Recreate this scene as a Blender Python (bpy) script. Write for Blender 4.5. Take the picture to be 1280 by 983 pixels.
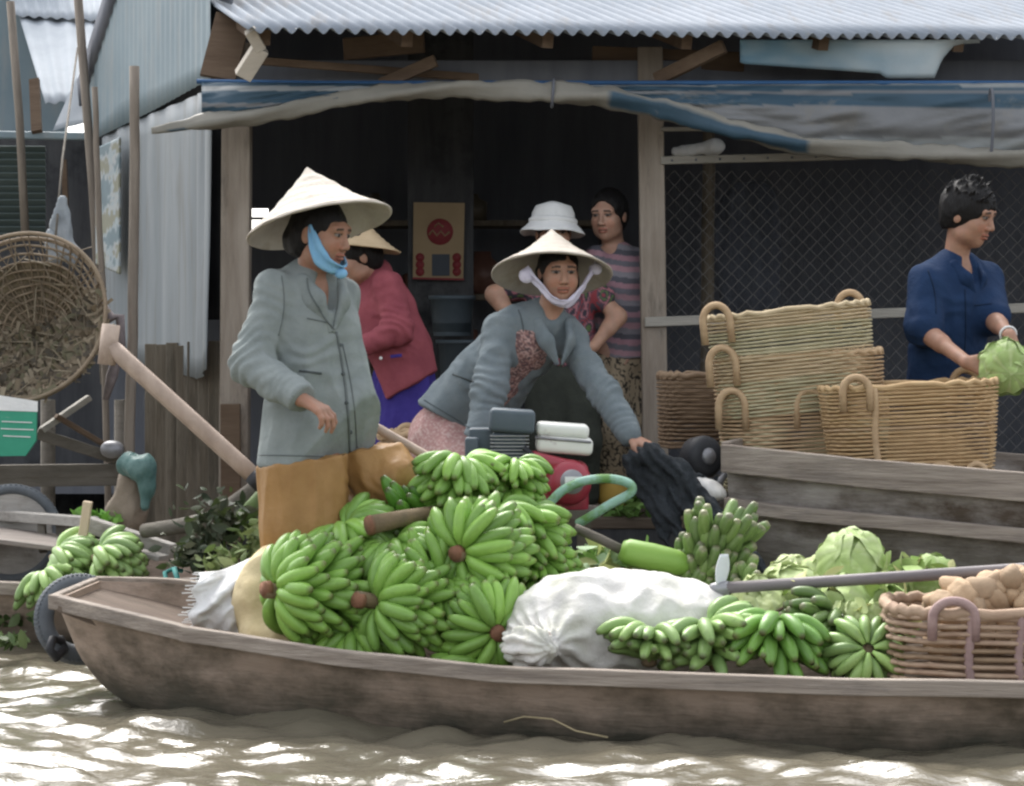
import bpy, bmesh, math, random
import numpy as np
from mathutils import Vector, Matrix, Quaternion, noise
R = math.radians
random.seed(7)
rng = np.random.default_rng(7)
for o in list(bpy.data.objects): bpy.data.objects.remove(o)
scene = bpy.context.scene
COL = scene.collection

# ---------------------------------------------------------------- camera, sky, sun, exposure
EYE = 1.2            # eye of a traveller sitting in another boat
F = 2800.0           # focal length in photo pixels
cam = bpy.data.objects.new('camera', bpy.data.cameras.new('camera'))
COL.objects.link(cam)
cam.location = (0, 0, EYE); cam.rotation_euler = (R(90), 0, 0)
cam.data.sensor_width = 36; cam.data.lens = 36 * F / 1280
cam.data.shift_y = -71.5 / 1280
cam.data.clip_start = .1; cam.data.clip_end = 2000
scene.camera = cam
SUN_EL, SUN_AZ = 50, -18          # soft sun behind thin cloud, beyond the hut
w = bpy.data.worlds.new('World'); scene.world = w; w.use_nodes = True
nt = w.node_tree; nt.nodes.clear()
sky = nt.nodes.new('ShaderNodeTexSky'); sky.sky_type = 'NISHITA'; sky.sun_disc = False
sky.sun_elevation = R(SUN_EL); sky.sun_rotation = R(SUN_AZ); sky.air_density = 1.0; sky.dust_density = 4.0; sky.ozone_density = 1.0
hs = nt.nodes.new('ShaderNodeHueSaturation'); hs.inputs['Saturation'].default_value = .24
bg = nt.nodes.new('ShaderNodeBackground'); bg.inputs['Strength'].default_value = .15
wo = nt.nodes.new('ShaderNodeOutputWorld')
nt.links.new(sky.outputs[0], hs.inputs['Color']); nt.links.new(hs.outputs[0], bg.inputs[0]); nt.links.new(bg.outputs[0], wo.inputs[0])
sl = bpy.data.lights.new('sun', 'SUN'); sl.energy = .6; sl.angle = R(24); sl.color = (1, .955, .89)
so = bpy.data.objects.new('sun', sl); COL.objects.link(so)
az = R(SUN_AZ); el = R(SUN_EL)
sdir = Vector((math.sin(az) * math.cos(el), math.cos(az) * math.cos(el), math.sin(el)))
so.rotation_euler = sdir.to_track_quat('Z', 'Y').to_euler(); so.location = (0, 0, 20)
scene.view_settings.view_transform = 'Standard'; scene.view_settings.look = 'None'
scene.view_settings.exposure = 1.72; scene.view_settings.gamma = 1; scene.view_settings.use_curve_mapping = False
scene.render.engine = 'CYCLES'
scene.cycles.filter_width = 2.4
scene.cycles.max_bounces = 6
scene.render.resolution_x = 1024; scene.render.resolution_y = 786

def P(px, py, Y):
    """world point seen at photo pixel (px, py) at distance Y"""
    return Vector(((px - 640) / F * Y, Y, EYE - (py - 420) / F * Y))

# ---------------------------------------------------------------- materials
def lin(c):
    f = lambda u: (u / 12.92 if u <= .04045 else ((u + .055) / 1.055) ** 2.4)
    return tuple(f(x / 255) for x in c)

def M(name, c1, c2=None, sc=6, st=(1, 1, 1), rough=.75, bump=.2, bs=60, spec=.3, metal=0, attr=False,
      dirt=None, dsc=2.5, dlo=.5, dhi=.7, dst=(1, 1, 1), zdirt=None, rnd=0, bdist=.01, trans=0, sub=0):
    m = bpy.data.materials.new(name); m.use_nodes = True
    n = m.node_tree.nodes; L = m.node_tree.links
    b = n['Principled BSDF']
    tc = n.new('ShaderNodeTexCoord')
    def nz(scale, st, det=5, rg=.6):
        mp = n.new('ShaderNodeMapping'); mp.inputs['Scale'].default_value = st
        L.new(tc.outputs['Object'], mp.inputs[0])
        t = n.new('ShaderNodeTexNoise'); t.inputs['Scale'].default_value = scale; t.inputs['Detail'].default_value = det
        t.inputs['Roughness'].default_value = rg
        L.new(mp.outputs[0], t.inputs[0]); return t.outputs['Fac']
    def ramp(fac, lo, hi, a, c):
        r = n.new('ShaderNodeValToRGB'); r.color_ramp.elements[0].position = lo; r.color_ramp.elements[1].position = hi
        r.color_ramp.elements[0].color = (*a, 1); r.color_ramp.elements[1].color = (*c, 1); L.new(fac, r.inputs[0]); return r.outputs[0]
    def mix(fac, a, c, mode='MIX'):
        x = n.new('ShaderNodeMix'); x.data_type = 'RGBA'; x.blend_type = mode
        if isinstance(fac, float): x.inputs[0].default_value = fac
        else: L.new(fac, x.inputs[0])
        for i, q in ((6, a), (7, c)):
            if isinstance(q, tuple): x.inputs[i].default_value = (*q, 1)
            else: L.new(q, x.inputs[i])
        return x.outputs[2]
    if c2 is None: c2 = tuple(x * .75 for x in c1)
    col = ramp(nz(sc, st), .32, .68, c1, c2)
    if attr:
        at = n.new('ShaderNodeAttribute'); at.attribute_name = 'Col'
        col = mix(1.0, at.outputs['Color'], ramp(nz(sc, st), .3, .7, (.82, .82, .82), (1, 1, 1)), 'MULTIPLY')
    if dirt: col = mix(ramp(nz(dsc, dst, 6, .65), dlo, dhi, (0, 0, 0), (1, 1, 1)), col, dirt)
    if zdirt:                       # a wet, mossy band near the waterline
        zc, z0, z1 = zdirt
        sp = n.new('ShaderNodeSeparateXYZ'); L.new(tc.outputs['Object'], sp.inputs[0])
        ad = n.new('ShaderNodeMath'); ad.operation = 'MULTIPLY_ADD'; L.new(nz(3, (1, 1, 1), 6, .7), ad.inputs[0]); ad.inputs[1].default_value = -.3
        L.new(sp.outputs[2], ad.inputs[2])
        mr = n.new('ShaderNodeMapRange'); L.new(ad.outputs[0], mr.inputs[0]); mr.inputs[1].default_value = z0 - .15; mr.inputs[2].default_value = z1 - .15
        mr.inputs[3].default_value = 1; mr.inputs[4].default_value = 0
        col = mix(mr.outputs[0], col, zc)
    if rnd:
        oi = n.new('ShaderNodeObjectInfo')
        col = mix(1.0, col, ramp(oi.outputs['Random'], 0, 1, (1 - rnd,) * 3, (1 + rnd * .6, 1 + rnd * .4, 1)), 'MULTIPLY')
    L.new(col, b.inputs['Base Color'])
    b.inputs['Roughness'].default_value = rough; b.inputs['Specular IOR Level'].default_value = spec; b.inputs['Metallic'].default_value = metal
    if sub: b.inputs['Subsurface Weight'].default_value = sub; b.inputs['Subsurface Radius'].default_value = (.01, .004, .002); b.inputs['Subsurface Scale'].default_value = 1
    if trans:
        tb = n.new('ShaderNodeBsdfTranslucent'); L.new(col, tb.inputs[0]); ms = n.new('ShaderNodeMixShader'); ms.inputs[0].default_value = trans
        L.new(b.outputs[0], ms.inputs[1]); L.new(tb.outputs[0], ms.inputs[2]); L.new(ms.outputs[0], n['Material Output'].inputs[0])
    if bump:
        bp = n.new('ShaderNodeBump'); bp.inputs['Strength'].default_value = bump; bp.inputs['Distance'].default_value = bdist
        L.new(nz(bs, st, 4), bp.inputs['Height']); L.new(bp.outputs[0], b.inputs['Normal'])
    return m

# ---------------------------------------------------------------- object helpers
ORG = {}
def link(o, parent=None):
    COL.objects.link(o)
    if parent: o.parent = parent
    return o
def tag(o, label=None, cat=None, group=None, kind=None):
    if label: o['label'] = label
    if cat: o['category'] = cat
    if group: o['group'] = group
    if kind: o['kind'] = kind
    return o
def thing(name, label, cat, loc=(0, 0, 0), group=None, local=False):
    """Empty at the thing's base; its parts are built in world coordinates, or about the origin when local"""
    o = bpy.data.objects.new(name, None); COL.objects.link(o); o.empty_display_size = .1
    o.location = loc; ORG[o.name] = Vector((0, 0, 0)) if local else Vector(loc)
    return tag(o, label, cat, group)
def clone(o, parent=None):
    c = o.copy(); COL.objects.link(c)
    if parent is not None: c.parent = parent
    for ch in o.children: clone(ch, c)
    return c

class MB:
    """collects shapes; build() links them as one mesh object"""
    def __init__(s): s.v = []; s.f = []; s.c = None
    def add(s, v, f):
        k = len(s.v); s.v += [tuple(p) for p in v]; s.f += [tuple(i + k for i in q) for q in f]; return s
    def col(s, c):
        """colour for every vertex added since the last call"""
        if s.c is None: s.c = []
        s.c += [c] * (len(s.v) - len(s.c)); return s
    def tube(s, pts, r, n=8, closed=False, flat=1.0, ref=None):
        pts = [Vector(p) for p in pts]; m = len(pts)
        rr = r if isinstance(r, (list, tuple)) else [r] * m
        def tan(i):
            if closed: return (pts[(i + 1) % m] - pts[i - 1]).normalized()
            return (pts[min(i + 1, m - 1)] - pts[max(i - 1, 0)]).normalized()
        t = tan(0); a = Vector(ref) if ref else (Vector((0, 0, 1)) if abs(t.z) < .9 else Vector((1, 0, 0)))
        v = []; f = []
        for i in range(m):
            t = tan(i); a = (a - t * a.dot(t)).normalized(); b = t.cross(a)
            for j in range(n):
                an = 2 * math.pi * j / n
                v.append(pts[i] + a * (math.cos(an) * rr[i] * flat) + b * (math.sin(an) * rr[i]))
        for i in range(m if closed else m - 1):
            i2 = (i + 1) % m
            for j in range(n):
                j2 = (j + 1) % n; f.append((i * n + j, i * n + j2, i2 * n + j2, i2 * n + j))
        if not closed: f.append(tuple(range(n))[::-1]); f.append(tuple((m - 1) * n + j for j in range(n)))
        return s.add(v, f)
    def beam(s, p, q, w, h, up=(0, 0, 1), tw=1.0):
        p = Vector(p); q = Vector(q); t = (q - p).normalized(); u = Vector(up); u = (u - t * u.dot(t)).normalized(); l = t.cross(u)
        v = []
        for c, k in ((p, 1), (q, tw)):
            for a, b in ((-1, -1), (1, -1), (1, 1), (-1, 1)): v.append(c + l * (a * w / 2 * k) + u * (b * h / 2 * k))
        return s.add(v, [(0, 3, 2, 1), (4, 5, 6, 7), (0, 1, 5, 4), (1, 2, 6, 5), (2, 3, 7, 6), (3, 0, 4, 7)])
    def box(s, c, d):
        c = Vector(c); return s.beam(c - Vector((d[0] / 2, 0, 0)), c + Vector((d[0] / 2, 0, 0)), d[1], d[2])
    def strip(s, pts, w, h):
        """rectangular section swept along pts, kept upright"""
        pts = [Vector(p) for p in pts]; v = []; f = []
        for i, p in enumerate(pts):
            t = pts[min(i + 1, len(pts) - 1)] - pts[max(i - 1, 0)]; l = Vector((t.y, -t.x, 0)).normalized()
            for a, b in ((-1, -1), (1, -1), (1, 1), (-1, 1)): v.append(p + l * (a * w / 2) + Vector((0, 0, b * h / 2)))
        for i in range(len(pts) - 1):
            for j in range(4): f.append((i * 4 + j, i * 4 + (j + 1) % 4, i * 4 + 4 + (j + 1) % 4, i * 4 + 4 + j))
        f.append((3, 2, 1, 0)); k = 4 * (len(pts) - 1); f.append((k, k + 1, k + 2, k + 3)); return s.add(v, f)
    def grid(s, fn, nu, nv, wrap=False):
        v = [fn(i / (nu if wrap else nu - 1), j / (nv - 1)) for i in range(nu) for j in range(nv)]; f = []
        for i in range(nu if wrap else nu - 1):
            i2 = (i + 1) % nu
            for j in range(nv - 1): f.append((i * nv + j, i2 * nv + j, i2 * nv + j + 1, i * nv + j + 1))
        return s.add(v, f)
    def lathe(s, prof, n=32, M4=None):
        """(r, z) profile round z, then moved by M4"""
        def fn(u, t):
            k = t * (len(prof) - 1); i = int(round(k)); r, z = prof[i]; a = 2 * math.pi * u
            p = Vector((r * math.cos(a), r * math.sin(a), z)); return M4 @ p if M4 else p
        return s.grid(fn, n, len(prof), True)
    def ball(s, c, r, n=12, m=8, M3=None, nzs=0, seed=0):
        c = Vector(c); r = Vector(r) if not isinstance(r, (int, float)) else Vector((r, r, r)); v = []; f = []
        for i in range(n):
            for j in range(m + 1):
                a = 2 * math.pi * i / n; b = math.pi * j / m
                d = Vector((math.sin(b) * math.cos(a), math.sin(b) * math.sin(a), math.cos(b)))
                k = 1 + (nzs * noise.noise(d * 1.6 + Vector((seed, seed * .7, 0))) if nzs else 0)
                p = Vector((d.x * r.x, d.y * r.y, d.z * r.z)) * k
                v.append(c + (M3 @ p if M3 else p))
        for i in range(n):
            i2 = (i + 1) % n
            for j in range(m): f.append((i * (m + 1) + j, i * (m + 1) + j + 1, i2 * (m + 1) + j + 1, i2 * (m + 1) + j))
        return s.add(v, f)
    def build(s, name, mat, parent=None, smooth=True, bevel=0, thick=0, sub=0):
        off = ORG.get(parent.name, Vector((0, 0, 0))) if parent else Vector((0, 0, 0))
        me = bpy.data.meshes.new(name)
        v = np.array(s.v, dtype=np.float32).reshape(-1, 3) - np.array(off, dtype=np.float32)
        me.from_pydata(v.tolist() if len(v) < 200000 else [tuple(x) for x in v], [], s.f)
        for m in (mat if isinstance(mat, (list, tuple)) else [mat]): me.materials.append(m)
        if s.c is not None:
            at = me.attributes.new('Col', 'FLOAT_COLOR', 'POINT')
            c = np.ones((len(s.v), 4), dtype=np.float32); c[:, :3] = np.array(s.c, dtype=np.float32)[:, :3]
            at.data.foreach_set('color', c.ravel())
        me.validate(); me.update()
        if smooth: me.polygons.foreach_set('use_smooth', [True] * len(me.polygons))
        o = bpy.data.objects.new(name, me); link(o, parent); ORG[o.name] = off
        if bevel:
            b = o.modifiers.new('Bevel', 'BEVEL'); b.width = bevel; b.segments = 2; b.limit_method = 'ANGLE'; b.angle_limit = R(40)
        if thick:
            t = o.modifiers.new('Solidify', 'SOLIDIFY'); t.thickness = thick; t.offset = 0
        if sub:
            t = o.modifiers.new('Subd', 'SUBSURF'); t.levels = sub; t.render_levels = sub
        return o

# ---------------------------------------------------------------- signed distance modelling (bodies, clothes, sacks)
class SDF:
    """blends tapered capsules and ellipsoids into ONE continuous surface"""
    def __init__(s): s.p = []
    def cone(s, a, b, ra, rb, k=.02, flat=1.0, n=None, op=1):
        a = Vector(a); b = Vector(b); r = max(ra, rb)
        lo = [min(a[i], b[i]) - r for i in range(3)]; hi = [max(a[i], b[i]) + r for i in range(3)]
        s.p.append(('c', np.array(a), np.array(b), ra, rb, flat, None if n is None else np.array(Vector(n).normalized()), k, op, lo, hi)); return s
    def chain(s, pts, rs, k=.015, **kw):
        for i in range(len(pts) - 1): s.cone(pts[i], pts[i + 1], rs[i], rs[i + 1], k, **kw)
        return s
    def ell(s, c, r, M3=None, k=.02, op=1):
        r = np.array(r, dtype=float) if not isinstance(r, (int, float)) else np.full(3, float(r)); m = r.max()
        lo = [c[i] - m for i in range(3)]; hi = [c[i] + m for i in range(3)]
        s.p.append(('e', np.array(Vector(c)), r, np.array(M3) if M3 is not None else np.eye(3), k, op, lo, hi)); return s
    def plane(s, c, n, k=.004):
        """cuts away what lies on the side n points to"""
        s.p.append(('p', np.array(Vector(c)), np.array(Vector(n).normalized()), k)); return s
    def mesh(s, h=.006, fine=()):
        adds = [q for q in s.p if q[0] != 'p' and q[-3] > 0]
        lo = np.min([q[-2] for q in adds], axis=0) - .03; hi = np.max([q[-1] for q in adds], axis=0) + .03
        ax = []
        for i in range(3):
            c = [lo[i]]
            while c[-1] < hi[i]:
                st = h
                for (flo, fhi, fh) in fine:
                    if flo[i] - fh <= c[-1] <= fhi[i]: st = min(st, fh)
                c.append(c[-1] + st)
            ax.append(np.array(c))
        G = [len(a) for a in ax]; D = np.full(G, .08, dtype=np.float32)
        for q in s.p:
            if q[0] == 'p':
                X = ax[0][:, None, None] - q[1][0]; Y = ax[1][None, :, None] - q[1][1]; Z = ax[2][None, None, :] - q[1][2]
                d = (X * q[2][0] + Y * q[2][1] + Z * q[2][2]).astype(np.float32); D = np.maximum(D, d); continue
            k = q[-4]; mg = k + .03
            sl = [slice(max(0, np.searchsorted(ax[i], q[-2][i] - mg) - 1), min(G[i], np.searchsorted(ax[i], q[-1][i] + mg) + 1)) for i in range(3)]
            x = ax[0][sl[0]][:, None, None].astype(np.float32); y = ax[1][sl[1]][None, :, None].astype(np.float32); z = ax[2][sl[2]][None, None, :].astype(np.float32)
            if q[0] == 'c':
                _, a, b, ra, rb, fl, n, _, op = q[:9]
                ba = b - a; L2 = max(ba @ ba, 1e-9)
                px, py, pz = x - a[0], y - a[1], z - a[2]
                t = np.clip((px * ba[0] + py * ba[1] + pz * ba[2]) / L2, 0, 1)
                px, py, pz = px - t * ba[0], py - t * ba[1], pz - t * ba[2]
                d2 = px * px + py * py + pz * pz
                if n is not None:
                    dn = px * n[0] + py * n[1] + pz * n[2]; d2 = d2 + dn * dn * (1 / fl ** 2 - 1)
                d = np.sqrt(d2) - (ra + (rb - ra) * t)
            else:
                _, c, r, m3, _, op = q[:6]
                px, py, pz = x - c[0], y - c[1], z - c[2]
                u = [(px * m3[0, i] + py * m3[1, i] + pz * m3[2, i]) / r[i] for i in range(3)]
                k0 = np.sqrt(u[0] ** 2 + u[1] ** 2 + u[2] ** 2)
                k1 = np.sqrt((u[0] / r[0]) ** 2 + (u[1] / r[1]) ** 2 + (u[2] / r[2]) ** 2) + 1e-6
                d = k0 * (k0 - 1) / k1
            cur = D[sl[0], sl[1], sl[2]]; d = d.astype(np.float32)
            hh = np.maximum(k - np.abs(cur - (d if op > 0 else -d)), 0) / k
            D[sl[0], sl[1], sl[2]] = (np.minimum(cur, d) - hh * hh * k / 4) if op > 0 else (np.maximum(cur, -d) + hh * hh * k / 4)
        for a in range(3):
            sl = [slice(None)] * 3
            for e in (0, -1): sl[a] = e; D[tuple(sl)] = .05
        I = D < 0
        n0, n1, n2 = (g - 1 for g in G)
        cnt = np.zeros((n0, n1, n2), dtype=np.int8)
        for i in (0, 1):
            for j in (0, 1):
                for k in (0, 1): cnt += I[i:i + n0, j:j + n1, k:k + n2]
        act = (cnt > 0) & (cnt < 8); idx = np.full(cnt.shape, -1, dtype=np.int64); ci = np.argwhere(act); idx[act] = np.arange(len(ci))
        acc = np.zeros((len(ci), 3)); num = np.zeros(len(ci))
        for a in range(3):
            o = [b for b in range(3) if b != a]
            for u in (0, 1):
                for v in (0, 1):
                    p0 = ci.copy(); p0[:, o[0]] += u; p0[:, o[1]] += v; p1 = p0.copy(); p1[:, a] += 1
                    d0 = D[p0[:, 0], p0[:, 1], p0[:, 2]]; d1 = D[p1[:, 0], p1[:, 1], p1[:, 2]]
                    x = (d0 < 0) != (d1 < 0); t = np.where(x, d0 / np.where(x, d0 - d1, 1), 0)
                    P0 = np.stack([ax[b][p0[:, b]] for b in range(3)], 1); P1 = np.stack([ax[b][p1[:, b]] for b in range(3)], 1)
                    acc += (P0 + (P1 - P0) * t[:, None]) * x[:, None]; num += x
        V = acc / num[:, None]; Q = []
        for a in range(3):
            o = [(1, 2), (2, 0), (0, 1)][a]
            sa = [slice(0, G[b] - 1) if b == a else slice(1, G[b] - 1) for b in range(3)]
            sb = [slice(1, G[b]) if b == a else slice(1, G[b] - 1) for b in range(3)]
            A = I[tuple(sa)]; B = I[tuple(sb)]
            for flip, msk in ((0, A & ~B), (1, ~A & B)):
                e = np.argwhere(msk)
                for b in range(3):
                    if b != a: e[:, b] += 1
                def cell(du, dv):
                    c = e.copy(); c[:, o[0]] -= du; c[:, o[1]] -= dv; return idx[c[:, 0], c[:, 1], c[:, 2]]
                q = np.stack([cell(1, 1), cell(0, 1), cell(0, 0), cell(1, 0)], 1)
                Q.append(q[:, ::-1] if flip else q)
        Q = np.concatenate(Q); return V, Q

def smooth_np(V, Q, it=1, lam=.5):
    E = np.concatenate([Q[:, [0, 1]], Q[:, [1, 2]], Q[:, [2, 3]], Q[:, [3, 0]]]); E = np.concatenate([E, E[:, ::-1]])
    for _ in range(it):
        S = np.zeros_like(V); C = np.zeros(len(V))
        for d in range(3): S[:, d] = np.bincount(E[:, 0], V[E[:, 1], d], len(V))
        C = np.bincount(E[:, 0], minlength=len(V)).clip(1)
        V = V + lam * (S / C[:, None] - V)
    return V
def normals_np(V, Q):
    n = np.cross(V[Q[:, 2]] - V[Q[:, 0]], V[Q[:, 3]] - V[Q[:, 1]]); N = np.zeros_like(V)
    for c in range(4):
        for d in range(3): N[:, d] += np.bincount(Q[:, c], n[:, d], len(V))
    return N / (np.linalg.norm(N, axis=1)[:, None] + 1e-12)
def vnoise(V, s, st=(1, 1, 1), seed=0):
    return np.array([noise.noise((p[0] * s * st[0] + seed, p[1] * s * st[1] + seed * 1.3, p[2] * s * st[2] - seed)) for p in V])
def sdf_obj(name, S, mat, parent, h=.007, fine=(), colfn=None, wrinkle=0, wsc=9, wst=(1, 1, .5), folds=(), it=2, disp=None):
    V, Q = S.mesh(h, fine); V = smooth_np(V, Q, it, .45)
    if wrinkle or folds or disp:
        N = normals_np(V, Q); d = np.zeros(len(V))
        if wrinkle:
            sd = len(V) % 50
            d += wrinkle * (.55 - 1.9 * np.abs(vnoise(V, wsc, wst, sd))) + wrinkle * .5 * vnoise(V, wsc * 2.3, wst, sd + 9)
        for (c, axd, sig, wl, amp) in folds:
            rel = V - np.array(c); t = rel @ np.array(Vector(axd).normalized()); rr = np.linalg.norm(rel, axis=1)
            wob = vnoise(V, 9, (1, 1, 1), 3) * 3.4
            d += amp * np.exp(-(rr / sig) ** 2) * np.sin(2 * math.pi * t / wl + wob * 2)
        if disp: d += disp(V, N)
        V = V + N * d[:, None]
    b = MB(); b.v = V.tolist(); b.f = [tuple(q) for q in Q.tolist()]
    if colfn is not None: b.c = colfn(V).tolist()
    return b.build(name, mat, parent)
def frame(f, up=(0, 0, 1)):
    """3x3 matrix with columns right, forward, up"""
    f = Vector(f).normalized(); u = Vector(up); u = (u - f * u.dot(f)).normalized(); r = f.cross(u)
    return Matrix((r, f, u)).transposed()
def tocol(n): return frame(n)
def zframe(n, x=(1, 0, 0)):
    n = Vector(n).normalized(); x = Vector(x); x = (x - n * x.dot(n)).normalized(); y = n.cross(x)
    return Matrix((x, y, n)).transposed()
# ---------------------------------------------------------------- materials of the place
MT = {}
MT['water'] = M('muddy_water', (.125, .111, .080), (.152, .136, .10), 1.2, rough=.11, bump=.5, bs=14, spec=.5, st=(1, 1.6, 1), bdist=.012)
MT['roof'] = M('zinc_roof', (.20, .228, .262), (.28, .305, .34), 1.6, rough=.8, bump=.05, bs=30, spec=.12, metal=0, dirt=(.22, .215, .21), dsc=4, dlo=.52, dhi=.8, dst=(3, .25, 1))
MT['roof2'] = M('old_zinc_roof', (.30, .33, .36), (.40, .43, .46), 2, rough=.8, bump=.05, spec=.12)
MT['bluetin'] = M('blue_tin', (.16, .215, .245), (.21, .265, .29), 2, rough=.6, bump=.05, dirt=(.25, .27, .27), dsc=5, dst=(2, 2, .4), dlo=.5, dhi=.8)
MT['greytin'] = M('grey_tin', (.15, .172, .185), (.225, .245, .255), 3, (1.5, 1.5, .3), rough=.55, bump=.06, dirt=(.12, .115, .10), dsc=5, dst=(2.5, 2.5, .3), dlo=.5, dhi=.8)
MT['post'] = M('weathered_post', (.20, .165, .13), (.30, .26, .215), 7, (3, 3, .35), rough=.85, bump=.5, bs=24, dirt=(.10, .085, .07), dsc=6, dst=(2, 2, .5), dlo=.55, dhi=.75)
MT['rail'] = M('grey_rail', (.24, .23, .20), (.33, .31, .27), 8, (.4, 3, 3), rough=.85, bump=.4, bs=30)
MT['plank'] = M('weathered_plank', (.115, .095, .07), (.19, .165, .13), 6, (4, 4, .3), rough=.9, bump=.5, bs=24, dirt=(.05, .045, .035), dsc=4, dst=(2, 2, .5), dlo=.48, dhi=.75)
MT['dark'] = M('dark_boards', (.115, .122, .14), (.15, .157, .175), 3, (3, 3, .4), rough=.95, bump=.3, spec=.05)  # boards in one dark bluish grey tone
MT['dark2'] = M('shade_dark_boards', (.05, .051, .055), (.085, .086, .088), 4, (3, 3, .4), rough=.95, bump=.4, spec=.05, dirt=(.02, .022, .024), dsc=3)  # shade of the left hut and below the deck is put into this tone
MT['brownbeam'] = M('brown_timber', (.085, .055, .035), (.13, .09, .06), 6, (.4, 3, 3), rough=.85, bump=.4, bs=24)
MT['deck'] = M('deck_board', (.10, .075, .055), (.15, .12, .09), 5, (.4, 4, 4), rough=.85, bump=.4, bs=24)
MT['wire'] = M('rusty_wire', (.145, .14, .135), (.20, .19, .18), 20, rough=.6, bump=0, metal=.4)
MT['tarp'] = M('striped_tarpaulin', (1, 1, 1), sc=5, rough=.6, bump=.25, bs=18, attr=True, dirt=(.17, .16, .14), dsc=5, dlo=.58, dhi=.8)
MT['roll'] = M('rolled_tarpaulin', (.36, .35, .31), (.47, .46, .42), 9, rough=.7, bump=.4, bs=25, dirt=(.15, .13, .10), dsc=6, dlo=.5, dhi=.75)
MT['fascia'] = M('blue_fascia', (1, 1, 1), sc=4, rough=.45, bump=.1, attr=True)
MT['pale'] = M('pale_timber', (.42, .38, .32), (.52, .47, .40), 7, (.4, 3, 3), rough=.85, bump=.3)
MT['pole'] = M('pole_wood', (.16, .135, .11), (.24, .205, .17), 9, (3, 3, .4), rough=.9, bump=.5, bs=30)
MT['shutter'] = M('green_grey_louvre', (.055, .075, .072), (.085, .11, .105), 4, (.4, 2, 2), rough=.7, bump=.15)
MT['oar'] = M('oar_wood', (.33, .255, .205), (.44, .35, .285), 8, (2, 2, .5), rough=.7, bump=.2, dirt=(.25, .19, .15), dsc=6)
MT['black'] = M('black_rubber', (.022, .023, .026), (.035, .036, .04), 9, rough=.6, bump=.3)
MT['tyre'] = M('worn_tyre', (.075, .085, .095), (.12, .13, .14), 9, rough=.75, bump=.3)
MT['junk'] = M('old_timber', (.085, .075, .06), (.14, .125, .105), 6, (.5, 3, 3), rough=.9, bump=.5, bs=24)
MT['white'] = M('white_cloth', (.62, .63, .62), (.75, .75, .74), 8, rough=.9, bump=.3)

# ---------------------------------------------------------------- water: one sheet to the horizon, choppy near the boats
def axis(a0, a1, step, far):
    c = list(np.arange(a0, a1, step)); s = step
    while c[-1] < far: s *= 1.22; c.append(c[-1] + s)
    s = step
    while c[0] > -far: s *= 1.22; c.insert(0, c[0] - s)
    return np.array(c)
wx = axis(-2.2, 2.2, .017, 400); wy = axis(5.2, 8.3, .017, 400)
GX, GY = np.meshgrid(wx, wy, indexing='ij'); GZ = np.zeros_like(GX)
for k in range(46):
    lam = .11 * (1.068 ** k); th = R(90) + rng.normal(0, .85); kk = 2 * math.pi / lam
    amp = .0036 * lam ** .52 * (1 + .4 * rng.random()) * (1.0 if lam < .6 else .6)
    ph = rng.random() * 6.28
    GZ += amp * np.sin(kk * (GX * math.cos(th) + GY * math.sin(th)) + ph + 1.2 * np.sin(.9 * kk * .31 * (GX * math.sin(th) - GY * math.cos(th)) + ph * 2))
GZ = GZ + 4 * np.maximum(GZ, 0) ** 2
calm = np.clip((10.2 - GY) / 2.5, .12, 1); GZ *= np.where(np.abs(GX) > 60, 0, 1) * np.where(GY > 40, 0, 1) * calm
for (bx, by, sx, sy, a) in ((-.62, 6.92, .16, .10, .045), (-.22, 6.72, .10, .07, .04), (-1.0, 7.05, .2, .12, .02), (.35, 6.52, .35, .10, .03), (1.3, 6.2, .4, .1, .02)):
    GZ += a * np.exp(-((GX - bx) / sx) ** 2 - ((GY - by) / sy) ** 2)
MAIN = (Vector((-1.44, 7.42, 0)), R(-8.2))
def in_main(x, y):
    c, s_ = math.cos(-MAIN[1]), math.sin(-MAIN[1]); dx, dy = x - MAIN[0].x, y - MAIN[0].y
    return dx * c - dy * s_, dx * s_ + dy * c
lx, ly = in_main(GX, GY)
hw = .36 * np.clip((lx - .25) / .5, 0, 1) ** .6
GZ -= .3 * np.clip((hw - np.abs(ly)) / .06, 0, 1) * (lx < 6)
b = MB(); n1 = len(wy)
b.v = np.stack([GX.ravel(), GY.ravel(), GZ.ravel()], 1).tolist()
ii = np.arange(len(wx) - 1)[:, None] * n1 + np.arange(n1 - 1)[None, :]; ii = ii.ravel()
b.f = [tuple(q) for q in np.stack([ii, ii + n1, ii + n1 + 1, ii + 1], 1).tolist()]
tag(b.build('water', MT['water']), kind='structure')

# ---------------------------------------------------------------- the river hut
def WY(px): return 2.647 / ((px - 640) / F + .389)       # distance of the hut's side wall, which runs back to the left
def wall_patch(mb, px0, px1, top, bot, off=0, amp=.006, wl=.08, nu=60, nv=8):
    nrm = Vector((-.932, -.362, 0))
    def fn(u, v):
        px = px0 + (px1 - px0) * u; Y = WY(px); x = (px - 640) / F * Y; s = math.hypot(x + 1.36, Y - 10.3)
        yb = np.interp(px, *zip(*bot)); yt = np.interp(px, *zip(*top))
        p = P(px, yb + (yt - yb) * v, Y); return p + nrm * (off + amp * math.sin(2 * math.pi * s / wl))
    return mb.grid(fn, nu, nv)
hut = thing('river_hut', 'timber hut on stilts with zinc roof and dark open front behind the boats', 'hut', (1.0, 11.8, 0))
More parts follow.
